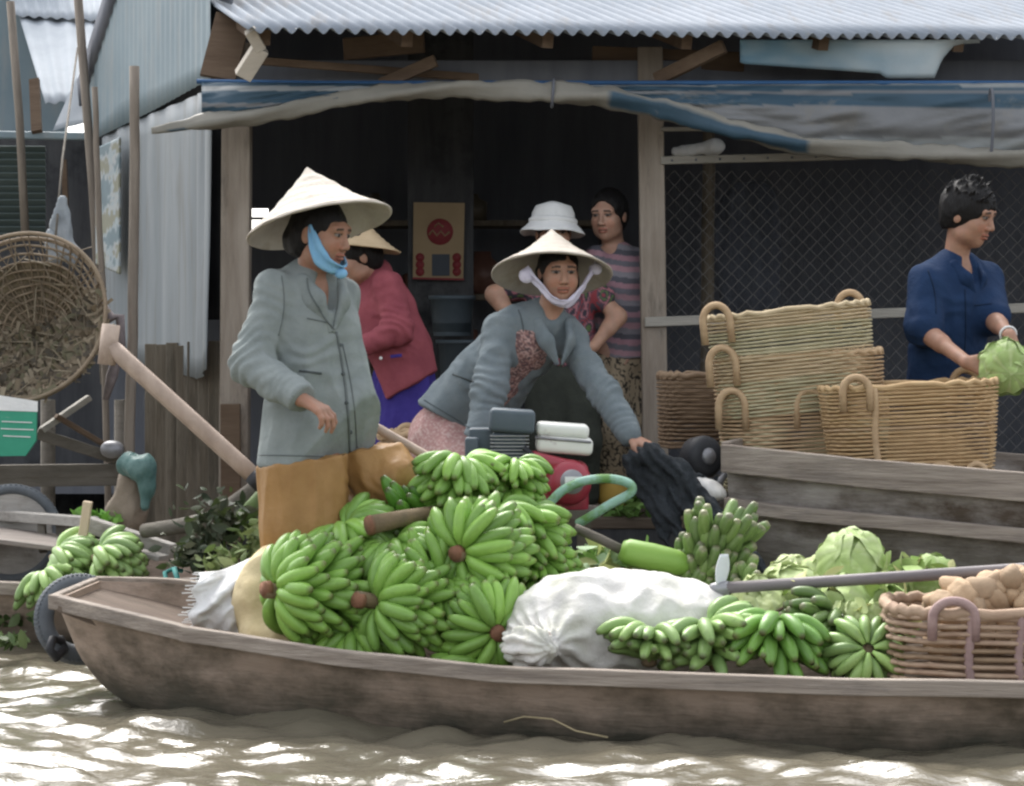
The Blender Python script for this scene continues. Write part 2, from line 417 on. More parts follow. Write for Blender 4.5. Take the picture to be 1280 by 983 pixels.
# roof
EA = Vector((-1.131, 9.6, 2.51)); ED = (Vector((2.278, 9.967, 2.525)) - EA).normalized(); RD = Vector((-.35, 1, .30))
def roof_fn(u, v):
    s = -.0 + u * 5.4; t = v * 4.2
    c = math.sin(2 * math.pi * s / .068)
    edge = .02 * noise.noise((s * 2.2, 3, 0)) if v == 0 else 0
    jag = .018 * (1 if int(s / .9) % 2 else 0) if v == 0 else 0
    p = EA + ED * s + RD * (t + edge + jag); return p + Vector((0, -.28, .96)) * (.014 * c)
b = MB(); b.grid(roof_fn, 640, 14); rf = b.build('roof', MT['roof'], hut, thick=.002)
b = MB(); b.ball((0, 0, 0), (.011, .011, .007), 8, 4); nail = b.build('roof_nail', MT['wire'], rf); nm = nail.data; bpy.data.objects.remove(nail)
for s in np.arange(.15, 5.2, .27):
    for t in (.16, .9):
        p = EA + ED * (s + .04 * math.sin(s * 9)) + RD * t + Vector((0, -.004, .016)); o = bpy.data.objects.new('roof_nail', nm); link(o, rf); o.location = p - ORG[rf.name]
# dark board in place of the rear slope's shaded underside, above the side wall
b = MB(); b.beam(P(108, 118, WY(108)), P(158, -40, WY(158)), .10, .17, (0, 0, 1)); b.build('rake_shade_board', MT['dark'], hut)
# walls and floor
b = MB()
for (x0, x1, z0, z1) in ((-2.42, -1.80, -.6, 3.4), (-1.46, 4.4, -.6, 3.9), (-1.80, -1.46, -.6, 1.835), (-1.80, -1.46, 1.965, 3.6)):
    b.box(((x0 + x1) / 2, 13.45, (z0 + z1) / 2), (x1 - x0, .06, z1 - z0))
b.box((-1.63, 13.45, 1.905), (.40, .03, .016))
b.box((4.4, 11.9, 1.6), (.06, 3.4, 4.4))
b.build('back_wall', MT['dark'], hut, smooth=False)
b = MB(); wall_patch(b, 116, 274, [(100, -110), (300, -110)], [(100, 400), (300, 400)], -.06, 0, 1); b.build('wall_lining', MT['dark'], hut, thick=.01)
b = MB(); wall_patch(b, 114, 272, [(100, 110), (113, 100), (152, -40), (160, -70), (300, -70)], [(100, 186), (118, 178), (200, 138), (255, 108), (300, 85)], .03, .004, .11, 120); b.build('upper_tin_wall', MT['bluetin'], hut, thick=.002)
b = MB()
def lower_fn(u, v):
    px = 132 + 142 * u; Y = WY(px); yb = np.interp(px, [132, 175, 250, 257, 267, 274], [430, 452, 473, 474, 468, 462]); yt = np.interp(px, [132, 274], [168, 110])
    x = (px - 640) / F * Y; s = math.hypot(x + 1.36, Y - 10.3)
    bend = .03 * max(0, (px - 252) / 20) * (1 - v)
    am = .006 * math.sin(2 * math.pi * s / .42 + 1.2 * v) + .008 * noise.noise((s * 2.2, v * 1.5, 0)) + (.014 * math.sin((px - 252) / 22 * 9.4) if px > 252 else 0)
    return P(px, yb + (yt - yb) * v, Y) + Vector((-.932, -.362, 0)) * (.02 + am + bend)
b.grid(lower_fn, 160, 14); b.build('lower_tin_wall', MT['greytin'], hut, thick=.002)
b = MB()
for i in range(8):
    a0 = 182 + i * 13.2; a1 = a0 + 13.2
    t = 430 + 5 * math.sin(i * 3); e = 655 + 6 * math.sin(i * 5)
    pa = P((a0 + a1) / 2, t, 10.40 + max(0, 268 - a0) * .0095); pb = Vector((pa.x, pa.y, -.25 + .03 * math.sin(i * 7)))
    b.beam(pa, pb, (a1 - a0) / F * pa.y * 1.10, .022, (0, 1, 0))
b.build('plank_skirt', MT['plank'], hut, smooth=False, bevel=.003)
b = MB(); b.beam(P(288, 505, 10.15), Vector((P(290, 505, 10.15).x, 10.15, -.3)), .09, .03, (0, 1, 0)); b.build('plank_skirt', MT['brownbeam'], hut, smooth=False, bevel=.004)
b = MB()
for i in range(9):
    y0 = 10.2 + i * .37; b.box((1.5, y0 + .18, .345), (5.8, .355, .05))
b.build('deck', MT['deck'], hut, smooth=False, bevel=.006)
b = MB(); b.box((1.5, 10.24, .275), (5.8, .06, .09)); b.build('deck_beam', MT['dark2'], hut, smooth=False)
for x in (-1.25, .1, 1.5, 2.9):
    b = MB(); b.tube([(x, 10.42, -.5), (x + .02, 10.42, .3)], .06, 10); b.build('stilt', MT['dark'], hut)
# posts
def post(p, q, w_, mat): b = MB(); b.beam(p, q, w_, w_ * .8, (0, 1, 0)); return b.build('post', mat, hut, smooth=False, bevel=.006)
post(P(293, 645, 10.3), P(297, 55, 10.3), .132, MT['post']); post(P(820, 636, 10.3), P(812, 60, 10.3), .115, MT['post'])
post(P(1420, 640, 10.4), P(1415, 60, 10.4), .115, MT['post'])
# roof timbers
for (p, q, w_, h_, m) in ((P(270, 92, 10.2), P(1420, 92, 10.45), .09, .11, 'dark'), (P(318, 76, 9.95), P(700, 105, 10.35), .03, .035, 'brownbeam'),
                      (P(476, 106, 10.05), P(545, 76, 10.0), .03, .055, 'brownbeam'), (P(820, 100, 10.1), P(905, 58, 9.95), .04, .06, 'brownbeam'),
                      (P(430, 62, 10.2), P(530, 52, 10.1), .03, .10, 'brownbeam'), (P(740, 70, 10.3), P(930, 78, 10.3), .03, .09, 'brownbeam')):
    b = MB(); b.beam(p, q, w_, h_); b.build('roof_timber', MT[m], hut, smooth=False, bevel=.004)
for i in range(8):
    s = .1 + i * .62; a = EA + ED * s + RD * .12 - Vector((0, 0, .05)); c = EA + ED * s + RD * 3.9 - Vector((0, 0, .05))
    b = MB(); b.beam(a, c, .05, .07); b.build('rafter', MT['brownbeam'], hut, smooth=False)
b = MB(); b.beam(P(303, 96, 9.8), P(326, 60, 9.75), .05, .075, (1, 0, .4)); b.beam(P(326, 62, 9.75), P(312, 38, 9.7), .05, .05, (1, 0, .4)); b.build('rafter_end', MT['pale'], hut, smooth=False, bevel=.004)
b = MB(); b.beam(P(272, 98, 10.05), P(292, 20, 10.2), .16, .02, (0, 1, 0)); b.build('barge_board', MT['brownbeam'], hut, smooth=False)
# blue panel under the eave, with its round cut-out
def fas(u, v):
    px = 925 + 300 * u; yb = np.interp(px, [925, 930, 1100, 1108, 1168, 1172, 1178, 1190, 1205, 1225], [78, 80, 92, 98, 98, 88, 74, 60, 55, 54])
    return P(px, 50 + (yb - 50) * v, 10.02 + .03 * math.sin(u * 7) + .05 * v)
b = MB(); b.grid(fas, 80, 8); b.c = [tuple(np.array((.13, .30, .45)) * (1 - t) + np.array((.50, .56, .58)) * t) for t in [min(1, max(0, .15 + .9 * (i // 8 / 80) + .25 * noise.noise((i // 8 * .12, i % 8 * .4, 0)))) for i in range(640)]]
b.build('eave_panel', MT['fascia'], hut, thick=.003)

# striped tarpaulin furled along the front
tarp = thing('tarpaulin_awning', 'blue and white striped tarpaulin furled along the hut front below the eave', 'awning', P(690, 118, 10))
TB = [(190, 164), (215, 160), (265, 152), (330, 143), (450, 121), (560, 110), (690, 117), (760, 121), (830, 136), (900, 158), (1000, 181), (1150, 192), (1280, 198), (1420, 202)]
TR = [.013, .022, .036, .034, .034, .036, .046, .045, .045, .042, .04, .036, .04, .04]
tx, ty = zip(*TB)
BLU, PALE, GRY = (.035, .072, .105), (.25, .265, .265), (.155, .16, .165)
def tfn(u, v):
    px = 252 + u * 1160; yb = np.interp(px, tx, ty); yt = np.interp(px, [250, 700, 1280, 1420], [103, 107, 104, 104])
    w_ = math.sin(u * 60 + v * 3 + 3 * noise.noise((u * 9, 2, 2))) * .012 + .03 * noise.noise((u * 14, v * 3, 1)) + .022 * (.5 - abs(noise.noise((u * 22 + v * 5, v * 3 - u * 4, 4))) * 1.6); yv = yt + (yb - yt) * v
    return P(px, yv, 9.98 - .05 * v + w_ - .06 * math.sin(v * 3.14))
b = MB(); NU, NV = 240, 26; b.grid(tfn, NU, NV); cs = []
for i in range(NU):
    px = 252 + i / (NU - 1) * 1160
    for j in range(NV):
        v = j / (NV - 1); yy = tfn(i / (NU - 1), v); y = 420 - (yy.z - EYE) / yy.y * F
        if px < 700: c = BLU if (y < 108 or 114 < y < 129 or 134 < y < 143) else PALE if y < 114 else GRY
        else: c = BLU if (108 < y < 114 or 118 < y < 132 + (px - 1000) * .012) else PALE if (y < 108 or y > 172) else GRY
        cs.append(c)
b.c = cs; b.build('tarpaulin_sheet', MT['tarp'], tarp, thick=.002)
pts = []; rr = []; cc = []
for px in np.arange(190, 1421, 8):
    y = np.interp(px, tx, ty); r_ = np.interp(px, tx, TR) * (1 + .30 * noise.noise((px * .045, 0, 0)) + .14 * noise.noise((px * .16, 3, 0)))
    pts.append(P(px, y + 2 * noise.noise((px * .03, 5, 0)), 9.90 - .004 * math.sin(px * .1))); rr.append(float(r_))
b = MB(); b.tube(pts, rr, 14)
for i, p in enumerate(pts):                      # twisted furl
    for j in range(14):
        k = i * 14 + j; q = Vector(b.v[k]); b.v[k] = tuple(p + (q - p) * (1 + .22 * math.sin(3 * (2 * math.pi * j / 14) + i * .22)))
        px = 190 + 8 * i; sp = (j + i * .035 * 14 / 6.28 * 2) % 14
        cc.append(BLU if (760 < px < 1010 and 4 < (j + 2) % 14 < 9) or (212 < px < 236 and j % 5 == 0) else (.215, .205, .175))
b.c = cc; b.build('furled_edge', MT['tarp'], tarp)
b = MB(); b.tube([P(px, 102 + (2 if px > 300 else 0), 10.0) for px in (246, 400, 700, 1000, 1290, 1420)], .011, 8); b.build('awning_rope', M('blue_rope', (.035, .10, .22), bump=.1), tarp)
for px in (691, 1238):
    b = MB(); y = np.interp(px, tx, ty); c = P(px, y - (0 if px < 800 else 40), 9.9); b.tube([c + Vector((.004 * math.sin(a), .055 * math.cos(a), (.06 if px < 800 else .16) * math.sin(a))) for a in np.linspace(0, 6.28, 20)[:-1]], .007, 6, True); b.build('tie', MT['dark'], tarp)

# chain link front
fen = thing('chain_link_fence', 'rusty chain link mesh with grey timber rails closing the hut front behind the tall baskets', 'fence', (1.7, 10.36, .4))
b = MB(); x0, x1, z0, z1 = .70, 2.75, .42, 2.0; pt = .033
nw = int((x1 - x0) / pt)
for i in range(nw):
    ph = i * pt
    pts = []
    for k in range(int((z1 - z0) / (pt * 1.02)) + 1):
        pts.append((x0 + ph + (pt / 2 if (k + i) % 2 else -pt / 2 + .003), 10.36 + (.003 if k % 2 else -.003) + .03 * noise.noise((ph * 1.5, k * .06, 0)), z0 + k * pt * 1.02 + .02 * noise.noise((ph * 2, k * .04, 7))))
    b.tube(pts, .0019, 4)
b.build('wire_mesh', MT['wire'], fen, smooth=False)
for (a, c, h_) in (((826, 201), (1420, 186), .036), ((806, 403), (1420, 380), .044), ((826, 162), (1010, 160), .018)):
    b = MB(); b.beam(P(*a, 10.25), P(*c, 10.25), .03, h_); b.build('rail', MT['rail'], fen, smooth=False, bevel=.004)
b = MB()
for px in np.arange(840, 1400, 30): b.ball(P(px, 201 - (px - 826) * .025, 10.233), .006, 6, 4)
b.build('staple', MT['dark'], fen)

# ---------------------------------------------------------------- neighbouring hut at far left
nb = thing('neighbour_hut', 'shabby hut at far left with pale corrugated roof and green louvres', 'hut', (-3.6, 14.5, 0))
def quad_sheet(mb, bl, br, tl, tr, wl, amp, nu=120, nv=10):
    bl, br, tl, tr = (Vector(q) for q in (bl, br, tl, tr)); n = (br - bl).cross(tl - bl).normalized(); L_ = (br - bl).length
    return mb.grid(lambda u, v: (bl + (br - bl) * u) * (1 - v) + (tl + (tr - tl) * u) * v + n * amp * math.sin(2 * math.pi * u * L_ / wl), nu, nv)
b = MB(); quad_sheet(b, P(57, 130, 13.7), P(150, 121, 13.7), P(22, 15, 15.0), P(190, 25, 15.0), .075, .008); b.build('roof', MT['roof2'], nb, thick=.003)
b = MB(); quad_sheet(b, P(18, 20, 14.85), P(190, 30, 14.85), P(-10, -70, 16.0), P(190, -70, 16), .075, .008); b.build('roof', MT['roof2'], nb, thick=.003)
b = MB(); quad_sheet(b, P(66, 164, 13.2), P(118, 150, 13.2), P(98, 92, 13.5), P(140, 92, 13.5), .2, .004); b.build('roof', MT['roof2'], nb, thick=.003)
b = MB(); b.box((P(-60, 90, 15.2).x - .2, 15.3, 2.2), (1.9, .05, 3.4)); b.build('upper_wall', MT['bluetin'], nb, smooth=False)
b = MB(); b.box((-3.5, 14.3, .5), (2.8, .06, 3.95)); b.build('lower_wall', MT['dark2'], nb, smooth=False)
b = MB(); b.beam(P(-60, 168, 13.15), P(112, 171, 13.15), .06, .045); b.build('gutter', MT['bluetin'], nb, smooth=False, bevel=.01)
b = MB()
for i in range(14):
    y = 186 + i * 8.4; b.beam(P(-60, y, 13.4), P(57, y + .5, 13.4), .045, .008, (0, .7, .7))
b.build('louvre', MT['shutter'], nb, smooth=False)
for (a, c, r_) in (((13, 2), (32, 300), .024), ((97, -10), (131, 480), .026)):
    b = MB(); b.tube([P(*a, 12.9), P((a[0] + c[0]) / 2 + 2, (a[1] + c[1]) / 2, 12.9), P(*c, 12.9)], r_, 8); b.build('prop', MT['pole'], nb)
b = MB(); b.beam(P(80, 200, 13.0), P(84, 300, 13.0), .03, .03, (0, 1, 0)); b.beam(P(46, 165, 13.1), P(43, 100, 13.3), .06, .03, (0, 1, 0)); b.build('door_post', MT['brownbeam'], nb, smooth=False)
b = MB(); b.box((-3.2, 13.6, .32), (2.6, 1.4, .06)); b.build('landing', MT['dark'], nb, smooth=False)

def pole(name, label, pts, r, mat, cat='pole', group=None):
    b = MB(); n = []
    pts = [Vector(p) for p in pts]; m = 14
    for i in range(m + 1):
        t = i / m * (len(pts) - 1); k = min(int(t), len(pts) - 2); q = pts[k].lerp(pts[k + 1], t - k)
        n.append(q + Vector((.008 * noise.noise((i * .6, r * 100, 0)), 0, .006 * noise.noise((i * .6, 5, r * 100)))))
    b.tube(n, [r * (1.08 - .16 * i / m + .06 * noise.noise((i * .9, 1, 1))) for i in range(m + 1)], 10)
    o = b.build(name, mat); 
    return tag(o, label, cat, group)
pole('mooring_pole', 'thick grey mooring pole standing in front of the grey tin side wall', [P(150, 700, 10.0) - Vector((0, 0, .6)), P(160, 600, 10.0), P(167, 350, 10.0), P(169, 84, 10.0)], .024, MT['pole'])
pole('mooring_pole', 'thin crooked pole beside the tin wall, right of the round basket', [P(140, 640, 10.4) - Vector((0, 0, .5)), P(128, 350, 10.4), P(118, 110, 10.4)], .015, MT['pole'])
# faded painted board
b = MB(); quad_sheet(b, P(121, 330, 12.3), P(150, 343, 11.9), P(120, 186, 12.3), P(150, 172, 11.9), 9, 0, 40, 60); cs = []
for q in b.v:
    a = noise.noise((q[0] * 7, 0, q[2] * 9)) + .35 * noise.noise((q[0] * 31, q[1] * 31, q[2] * 31)); e = noise.noise((q[0] * 23 + 3, 0, q[2] * 30)); cs.append((.16, .21, .23) if a > .14 else (.23, .23, .175) if a < -.16 else (.30, .345, .36) if e > 0 else (.34, .36, .36))
b.c = cs; tag(b.build('painted_panel', M('faded_paint', (1, 1, 1), sc=8, attr=True, rough=.7), hut, thick=.012), 'weathered panel with faded blue and yellow paint')
# ---------------------------------------------------------------- boats
MT['hull'] = M('brown_hull', (.25, .19, .145), (.35, .275, .22), 3.5, (.5, 2, 3), rough=.85, bump=.5, bs=22, dirt=(.095, .076, .055), dsc=3.4, dst=(.8, 1, 1.1), dlo=.44, dhi=.64, zdirt=((.062, .058, .043), .0, .12))
MT['gunwale'] = M('grey_gunwale', (.18, .148, .122), (.33, .285, .24), 9, (.25, 3, 5), rough=.85, bump=.6, bs=26, dirt=(.17, .145, .125), dsc=5, dst=(.5, 2, 2), dlo=.5, dhi=.7)
MT['oldhull'] = M('old_grey_hull', (.21, .185, .165), (.44, .41, .38), 5, (.5, 2, 3), rough=.9, bump=.7, bs=22, dirt=(.095, .073, .055), dsc=4.2, dst=(.7, 1, 1.3), dlo=.42, dhi=.62, zdirt=((.135, .13, .105), .26, .50))
MT['inner'] = M('boat_inside', (.10, .075, .058), (.15, .115, .09), 5, (.4, 3, 3), rough=.9, bump=.5, bs=24)

def boat(name, label, loc, yaw, roll, secs, hullmat, railmat, rail=(.035, .05), group='boats', N=90, strake=None, floor=.06, extra=None):
    root = thing(name, label, 'boat', (0, 0, 0), group, local=True)
    xs = np.array([s[0] for s in secs]); S_ = np.array(secs)
    st = np.concatenate([np.linspace(xs[0], xs[0] + .5, 24)[:-1], np.linspace(xs[0] + .5, xs[-1], N - 23)])
    def at(x): return [float(np.interp(x, xs, S_[:, i])) for i in range(1, 5)]
    sm = np.array([at(x) for x in st])
    for _ in range(3): sm[1:-1] = sm[1:-1] * .5 + (sm[:-2] + sm[2:]) * .25
    def prof(w_, wb, zg, zb, t=0):
        w_ -= t; wb -= t * .7; zb += t
        h = [(w_, zg), (w_ * .72 + wb * .28, zb + .66 * (zg - zb)), (w_ * .40 + wb * .60, zb + .34 * (zg - zb)), (w_ * .12 + wb * .88, zb + .12 * (zg - zb)), (wb * .8, zb + .02 * (zg - zb)), (wb * .35, zb)]
        return [(-a, c) for a, c in h] + [(a, c) for a, c in h[::-1]]
    b = MB(); T = .022; K = 12
    for x, r_ in zip(st, sm):
        b.v += [(x, y, z) for y, z in prof(*r_)]
        xi = max(min(x, st[-1] - T), st[0] + T)
        b.v += [(xi, y, z) for y, z in prof(*r_, t=T)]
    n = len(st)
    for i in range(n - 1):
        for j in range(K - 1):
            q = (i * 24 + j, (i + 1) * 24 + j, (i + 1) * 24 + j + 1, i * 24 + j + 1); b.f.append(q)
            b.f.append(tuple(k + 12 for k in q[::-1]))
        for j in (0, K - 1): b.f.append((i * 24 + j, (i + 1) * 24 + j, (i + 1) * 24 + 12 + j, i * 24 + 12 + j))
    for i, fl in ((0, 1), (n - 1, -1)):
        b.f.append(tuple(range(i * 24, i * 24 + 12))[::fl]); b.f.append(tuple(range(i * 24 + 12, i * 24 + 24))[::-fl])
        b.f.append((i * 24, i * 24 + 11, i * 24 + 23, i * 24 + 12)[::fl])
    h = b.build('hull', hullmat, root)
    sh = h.modifiers.new('split', 'EDGE_SPLIT'); sh.split_angle = R(50)
    for s in (-1, 1):
        b = MB(); b.strip([(x - (.012 if i == 0 else 0), s * (r_[0] + rail[0] * .22), r_[2] - rail[1] * .25 + .004 * noise.noise((x * 3, s, 0))) for i, (x, r_) in enumerate(zip(st, sm))], rail[0], rail[1]); b.build('gunwale_rail', railmat, root, smooth=False, bevel=.005)
    b = MB(); b.beam((st[0] - .004, -sm[0][0], sm[0][2] - .012), (st[0] - .004, sm[0][0], sm[0][2] - .012), .03, rail[1] * .9); b.build('bow_cap', railmat, root, smooth=False, bevel=.005)
    if strake:
        for s in (-1,):
            b = MB(); b.strip([(x, s * (r_[0] * .94 + r_[1] * .06 + strake[1] * .35), r_[2] - strake[0] - .006 * noise.noise((x * 2, 1, 0))) for x, r_ in zip(st, sm)], strake[1], strake[2]); b.build('rubbing_strake', railmat, root, smooth=False, bevel=.005)
    xs2 = np.linspace(max(.5, st[0] + .45), st[-1] - .2, 30)
    b = MB(); b.strip([(x, 0, floor) for x in xs2], 1.4 * min(sm[:, 1].max(), sm[:, 0].max()), .02) if False else None
    for k in range(5):
        pts = [(x, (k - 2) * .155 * (float(np.interp(x, st, sm[:, 0])) / .62), floor) for x in xs2]
        b.strip(pts, .15, .018)
    b.build('floorboards', MT['inner'], root, smooth=False)
    if extra: extra(root, st, sm)
    root.rotation_euler = (roll, 0, yaw); root.location = loc
    return root
def main_extra(root, st, sm):
    b = MB(); b.beam((.015, 0, .335), (.72, .03, .12), .50, .018, (0, 0, 1), 1.5); b.build('bow_deck', MT['inner'], root, smooth=False)
    for x in (.95, 1.75, 2.5, 3.4):
        r_ = [float(np.interp(x, st, sm[:, i])) for i in range(4)]
        b = MB(); b.beam((x, -r_[0] + .10, r_[2] - .07), (x, r_[0] - .10, r_[2] - .07), .06, .03); b.build('thwart', MT['inner'], root, smooth=False, bevel=.004)
main_boat = boat('wooden_boat', 'long brown wooden boat in front, loaded with green bananas', (MAIN[0].x, MAIN[0].y, 0), MAIN[1], R(1.6),
     [(0, .20, .10, .364, .27), (.04, .225, .12, .360, .15), (.12, .27, .14, .352, .06), (.22, .325, .17, .343, .0), (.45, .41, .25, .315, -.07), (.9, .50, .32, .262, -.11), (1.5, .575, .38, .228, -.12), (2.5, .62, .42, .222, -.12), (4, .63, .42, .232, -.12), (6, .5, .3, .30, -.05)],
     MT['hull'], MT['gunwale'], (.034, .048), floor=.03, extra=main_extra)
right_boat = boat('wooden_boat', 'high sided grey wooden boat with square end, stacked with woven baskets', (.935, 8.87, 0), R(-17), 0,
     [(0, .44, .22, .765, .10), (.3, .50, .28, .742, .02), (.8, .55, .32, .705, -.06), (1.5, .60, .36, .665, -.12), (3, .62, .36, .66, -.12), (5, .5, .3, .7, -.05)],
     MT['oldhull'], MT['gunwale'], (.04, .105), strake=(.20, .045, .052), floor=.12)
mid_boat = boat('wooden_boat', 'low wooden boat behind the bananas, carrying the engine and the crouching woman', (-.75, 8.86, 0), R(-1.5), 0,
     [(0, .20, .1, .30, .2), (.3, .36, .2, .24, 0), (.8, .42, .28, .22, -.08), (2.0, .40, .28, .22, -.1), (2.3, .30, .16, .25, -.05)], MT['hull'], MT['gunwale'], floor=.03)
left_boat = boat('wooden_boat', 'grey wooden boat at left with planks and bananas on its deck', (-1.16, 8.72, 0), R(180 - 22), R(-4),
     [(0, .12, .06, .27, .16), (.3, .26, .14, .265, .06), (.7, .38, .24, .27, -.04), (1.4, .46, .3, .31, -.1), (3, .5, .3, .36, -.1)], MT['hull'], MT['gunwale'], floor=.17)

# boards lying across the left boat
def board(name, label, p, q, w_, h_, mat, cat='plank', up=(0, 0, 1), group=None):
    b = MB(); b.beam(p, q, w_, h_, up); return tag(b.build(name, mat, smooth=False, bevel=.004), label, cat, group)
GP = M('pale_plank', (.25, .235, .215), (.36, .34, .31), 7, (.3, 3, 3), rough=.9, bump=.5, bs=26, dirt=(.15, .13, .11), dsc=5)
board('deck_plank', 'wide brown deck board sloping on the left boat, under the bananas', P(-60, 662, 9.0), P(180, 692, 8.75), .34, .02, M('brown_plank', (.17, .145, .125), (.235, .205, .18), 6, (.3, 3, 3), bump=.5, bs=24), group='planks on the left boat')
board('deck_plank', 'pale narrow plank slanting across the left boat toward the dark greens', P(112, 656, 8.75), P(216, 690, 8.62), .05, .06, GP, group='planks on the left boat')
board('deck_plank', 'long pale rail plank lying behind the upright stick on the left boat', P(-60, 640, 9.3), P(118, 653, 8.9), .06, .04, GP, group='planks on the left boat')
board('deck_plank', 'short grey plank end resting near the gunwale of the left boat', P(140, 682, 8.62), P(205, 698, 8.55), .09, .02, GP, group='planks on the left boat')
board('upright_stick', 'short pale square stick standing on the left boat', P(101, 688, 8.62), P(110, 627, 8.62), .034, .03, M('fresh_wood', (.50, .40, .28), (.58, .47, .34), 8, bump=.2), 'stick', (0, 1, 0))
b = MB()
for x in (52, 75, 82): b.beam(P(x, 652, 9.05), P(x + 2, 690, 9.0), .03, .03, (0, 1, 0))
tag(b.build('rail_stand', MT['junk'], smooth=False), 'dark stubby uprights under the pale rail plank on the left boat', 'frame')
# tyres
def tyre(name, label, c, nrm, R_, r_, a0=0, a1=360, board=None, tread=60):
    root = thing(name, label, 'tyre', c); m3 = zframe(nrm); b = MB()
    n = 96; full = a1 - a0 >= 360; pts = []
    for i in range(n if full else n + 1):
        a = R(a0 + (a1 - a0) * i / n); pts.append(Vector(c) + m3 @ Vector((R_ * math.cos(a), R_ * math.sin(a), 0)))
    b.tube(pts, r_, 14, full, 1.15, m3 @ Vector((0, 0, 1))); b.build('tyre_carcass', MT['tyre'], root)
    b = MB()
    for i in range(tread):
        a = R(a0 + (a1 - a0) * (i + .5) / tread); d = m3 @ Vector((math.cos(a), math.sin(a), 0)); z = m3 @ Vector((0, 0, 1))
        for s in (-1, 1): b.beam(Vector(c) + d * (R_ + r_ * .93) + z * (s * r_ * .12), Vector(c) + d * (R_ + r_ * .70) + z * (s * r_ * .86), (R_ * R(a1 - a0) / tread) * .58, r_ * .22, d)
    b.build('tread', MT['tyre'], root, smooth=False); return root
t_ = tyre('tyre_fender', 'worn grey tyre hung as a fender over the bow of the banana boat', P(100, 774, 7.58), (.35, -.85, .25), .122, .033)
b = MB(); b.tube([P(66, 800, 7.42), P(62, 812, 7.40), P(70, 822, 7.42), P(80, 812, 7.5), P(76, 800, 7.5)], .016, 8, True); b.build('lashing', MT['black'], t_)
t2 = tyre('tyre_fender', 'half tyre standing round a grey board on the left boat', P(14, 668, 9.15), (.2, -.95, .2), .185, .022)
m3 = zframe((.2, -.95, .2)); b = MB(); b.lathe([(.001, .008), (.165, .008), (.165, -.008), (.001, -.008)], 40, Matrix.Translation(P(14, 668, 9.15)) @ m3.to_4x4()); b.build('centre_board', GP, t2, smooth=False)
b = MB(); b.tube([P(228, 714, 7.95), P(215, 712, 7.93), P(206, 716, 7.9), P(210, 735, 7.86), P(207, 738, 7.86)], .008, 8); b.tube([P(218, 711, 7.92), P(222, 724, 7.86), P(216, 740, 7.84)], .010, 8)
tag(b.build('teal_rope', M('teal_rope', (.03, .16, .15), (.05, .22, .20), 30)), 'teal rope knotted over the far gunwale near the bow', 'rope')

# ---------------------------------------------------------------- oars
def oar(name, label, pts, r, hx=None, cols=()):
    root = thing(name, label, 'oar', pts[0], 'oars'); b = MB()
    pp = [Vector(pts[0]).lerp(Vector(pts[1]), t) for t in np.linspace(0, 1, 10)]; b.tube(pp, r, 12); b.build('shaft', MT['oar'], root)
    if hx: b = MB(); b.tube(hx, r * 1.05, 12); b.build('grip', MT['oar'], root)
    for p, q, rr in cols: b = MB(); b.tube([p, q], rr, 12); b.build('collar', MT['black'], root)
    return root
oar('oar', 'thick pale wooden oar with cross grip leaning against the tin wall behind the standing woman', [P(138, 433, 8.0), P(318, 596, 7.95)], .031, [P(139, 406, 8.0), P(133, 456, 8.0)], [(P(316, 594, 7.95), P(328, 606, 7.94), .034)])
oar('oar', 'pale oar shaft poking out between the standing woman and the bananas', [P(430, 512, 7.75), P(545, 577, 7.7)], .017)

# ---------------------------------------------------------------- bananas
BAN = M('banana_skin', (1, 1, 1), sc=30, rough=.42, bump=.05, spec=.4, attr=True, rnd=.26, dirt=(.05, .075, .02), dsc=26, dlo=.66, dhi=.74)
STK = M('banana_stalk', (.19, .135, .075), (.13, .10, .06), 15, rough=.8, bump=.4, bs=50)
CUT = M('cut_stalk', (.22, .105, .06), (.15, .075, .045), 20, rough=.8, bump=.3)
def finger_mesh(L, r, bend, green, tip, seed, blunt=False):
    b = MB(); n = 12; p = Vector((0, 0, 0)); a = -bend * .35; pts = [p.copy()]
    for i in range(n): p = p + Vector((math.cos(a), 0, math.sin(a))) * (L / n); pts.append(p.copy()); a += bend / n * (1.5 if i < 7 else .5)
    prof = [.42, .5, .74, .92, 1, 1.02, 1.04, 1.04, 1.02, .98, .92, .80, .55] if blunt else [.42, .5, .74, .92, 1, 1.02, 1.03, 1.02, 1, .95, .85, .64, .36]
    b.tube(pts, [r * k for k in prof], 10); cs = []
    for i in range(n + 1):
        for j in range(10):
            an = 2 * math.pi * j / 10; q = Vector(b.v[i * 10 + j]); k = 1 + .085 * math.cos(5 * an + seed); b.v[i * 10 + j] = tuple(pts[i] + (q - pts[i]) * k)
            g = np.array(green); t = i / n
            c = g * (1.25 - .1 * t) if i < 2 else g
            if t > .93: c = np.array(tip)
            cs.append(tuple(c * (1 + .10 * math.cos(5 * an + 1))))
    b.c = cs; me = b.build('banana', BAN); m = me.data; bpy.data.objects.remove(me); return m
FM = {}
for key, g, tip in (('bright', (.215, .41, .078), (.13, .17, .05)), ('mid', (.17, .36, .065), (.12, .14, .05)), ('deep', (.095, .25, .03), (.06, .09, .02)), ('pale', (.27, .43, .14), (.12, .15, .06)), ('dark', (.17, .27, .085), (.19, .20, .11))):
    FM[key] = [finger_mesh(.158 + .014 * s, .0222 + .0014 * (s % 2), .80 + .25 * s, tuple(np.array(g) * (1 - .07 * s)), tip, s, key == 'dark') for s in range(3)]
bcount = [0]
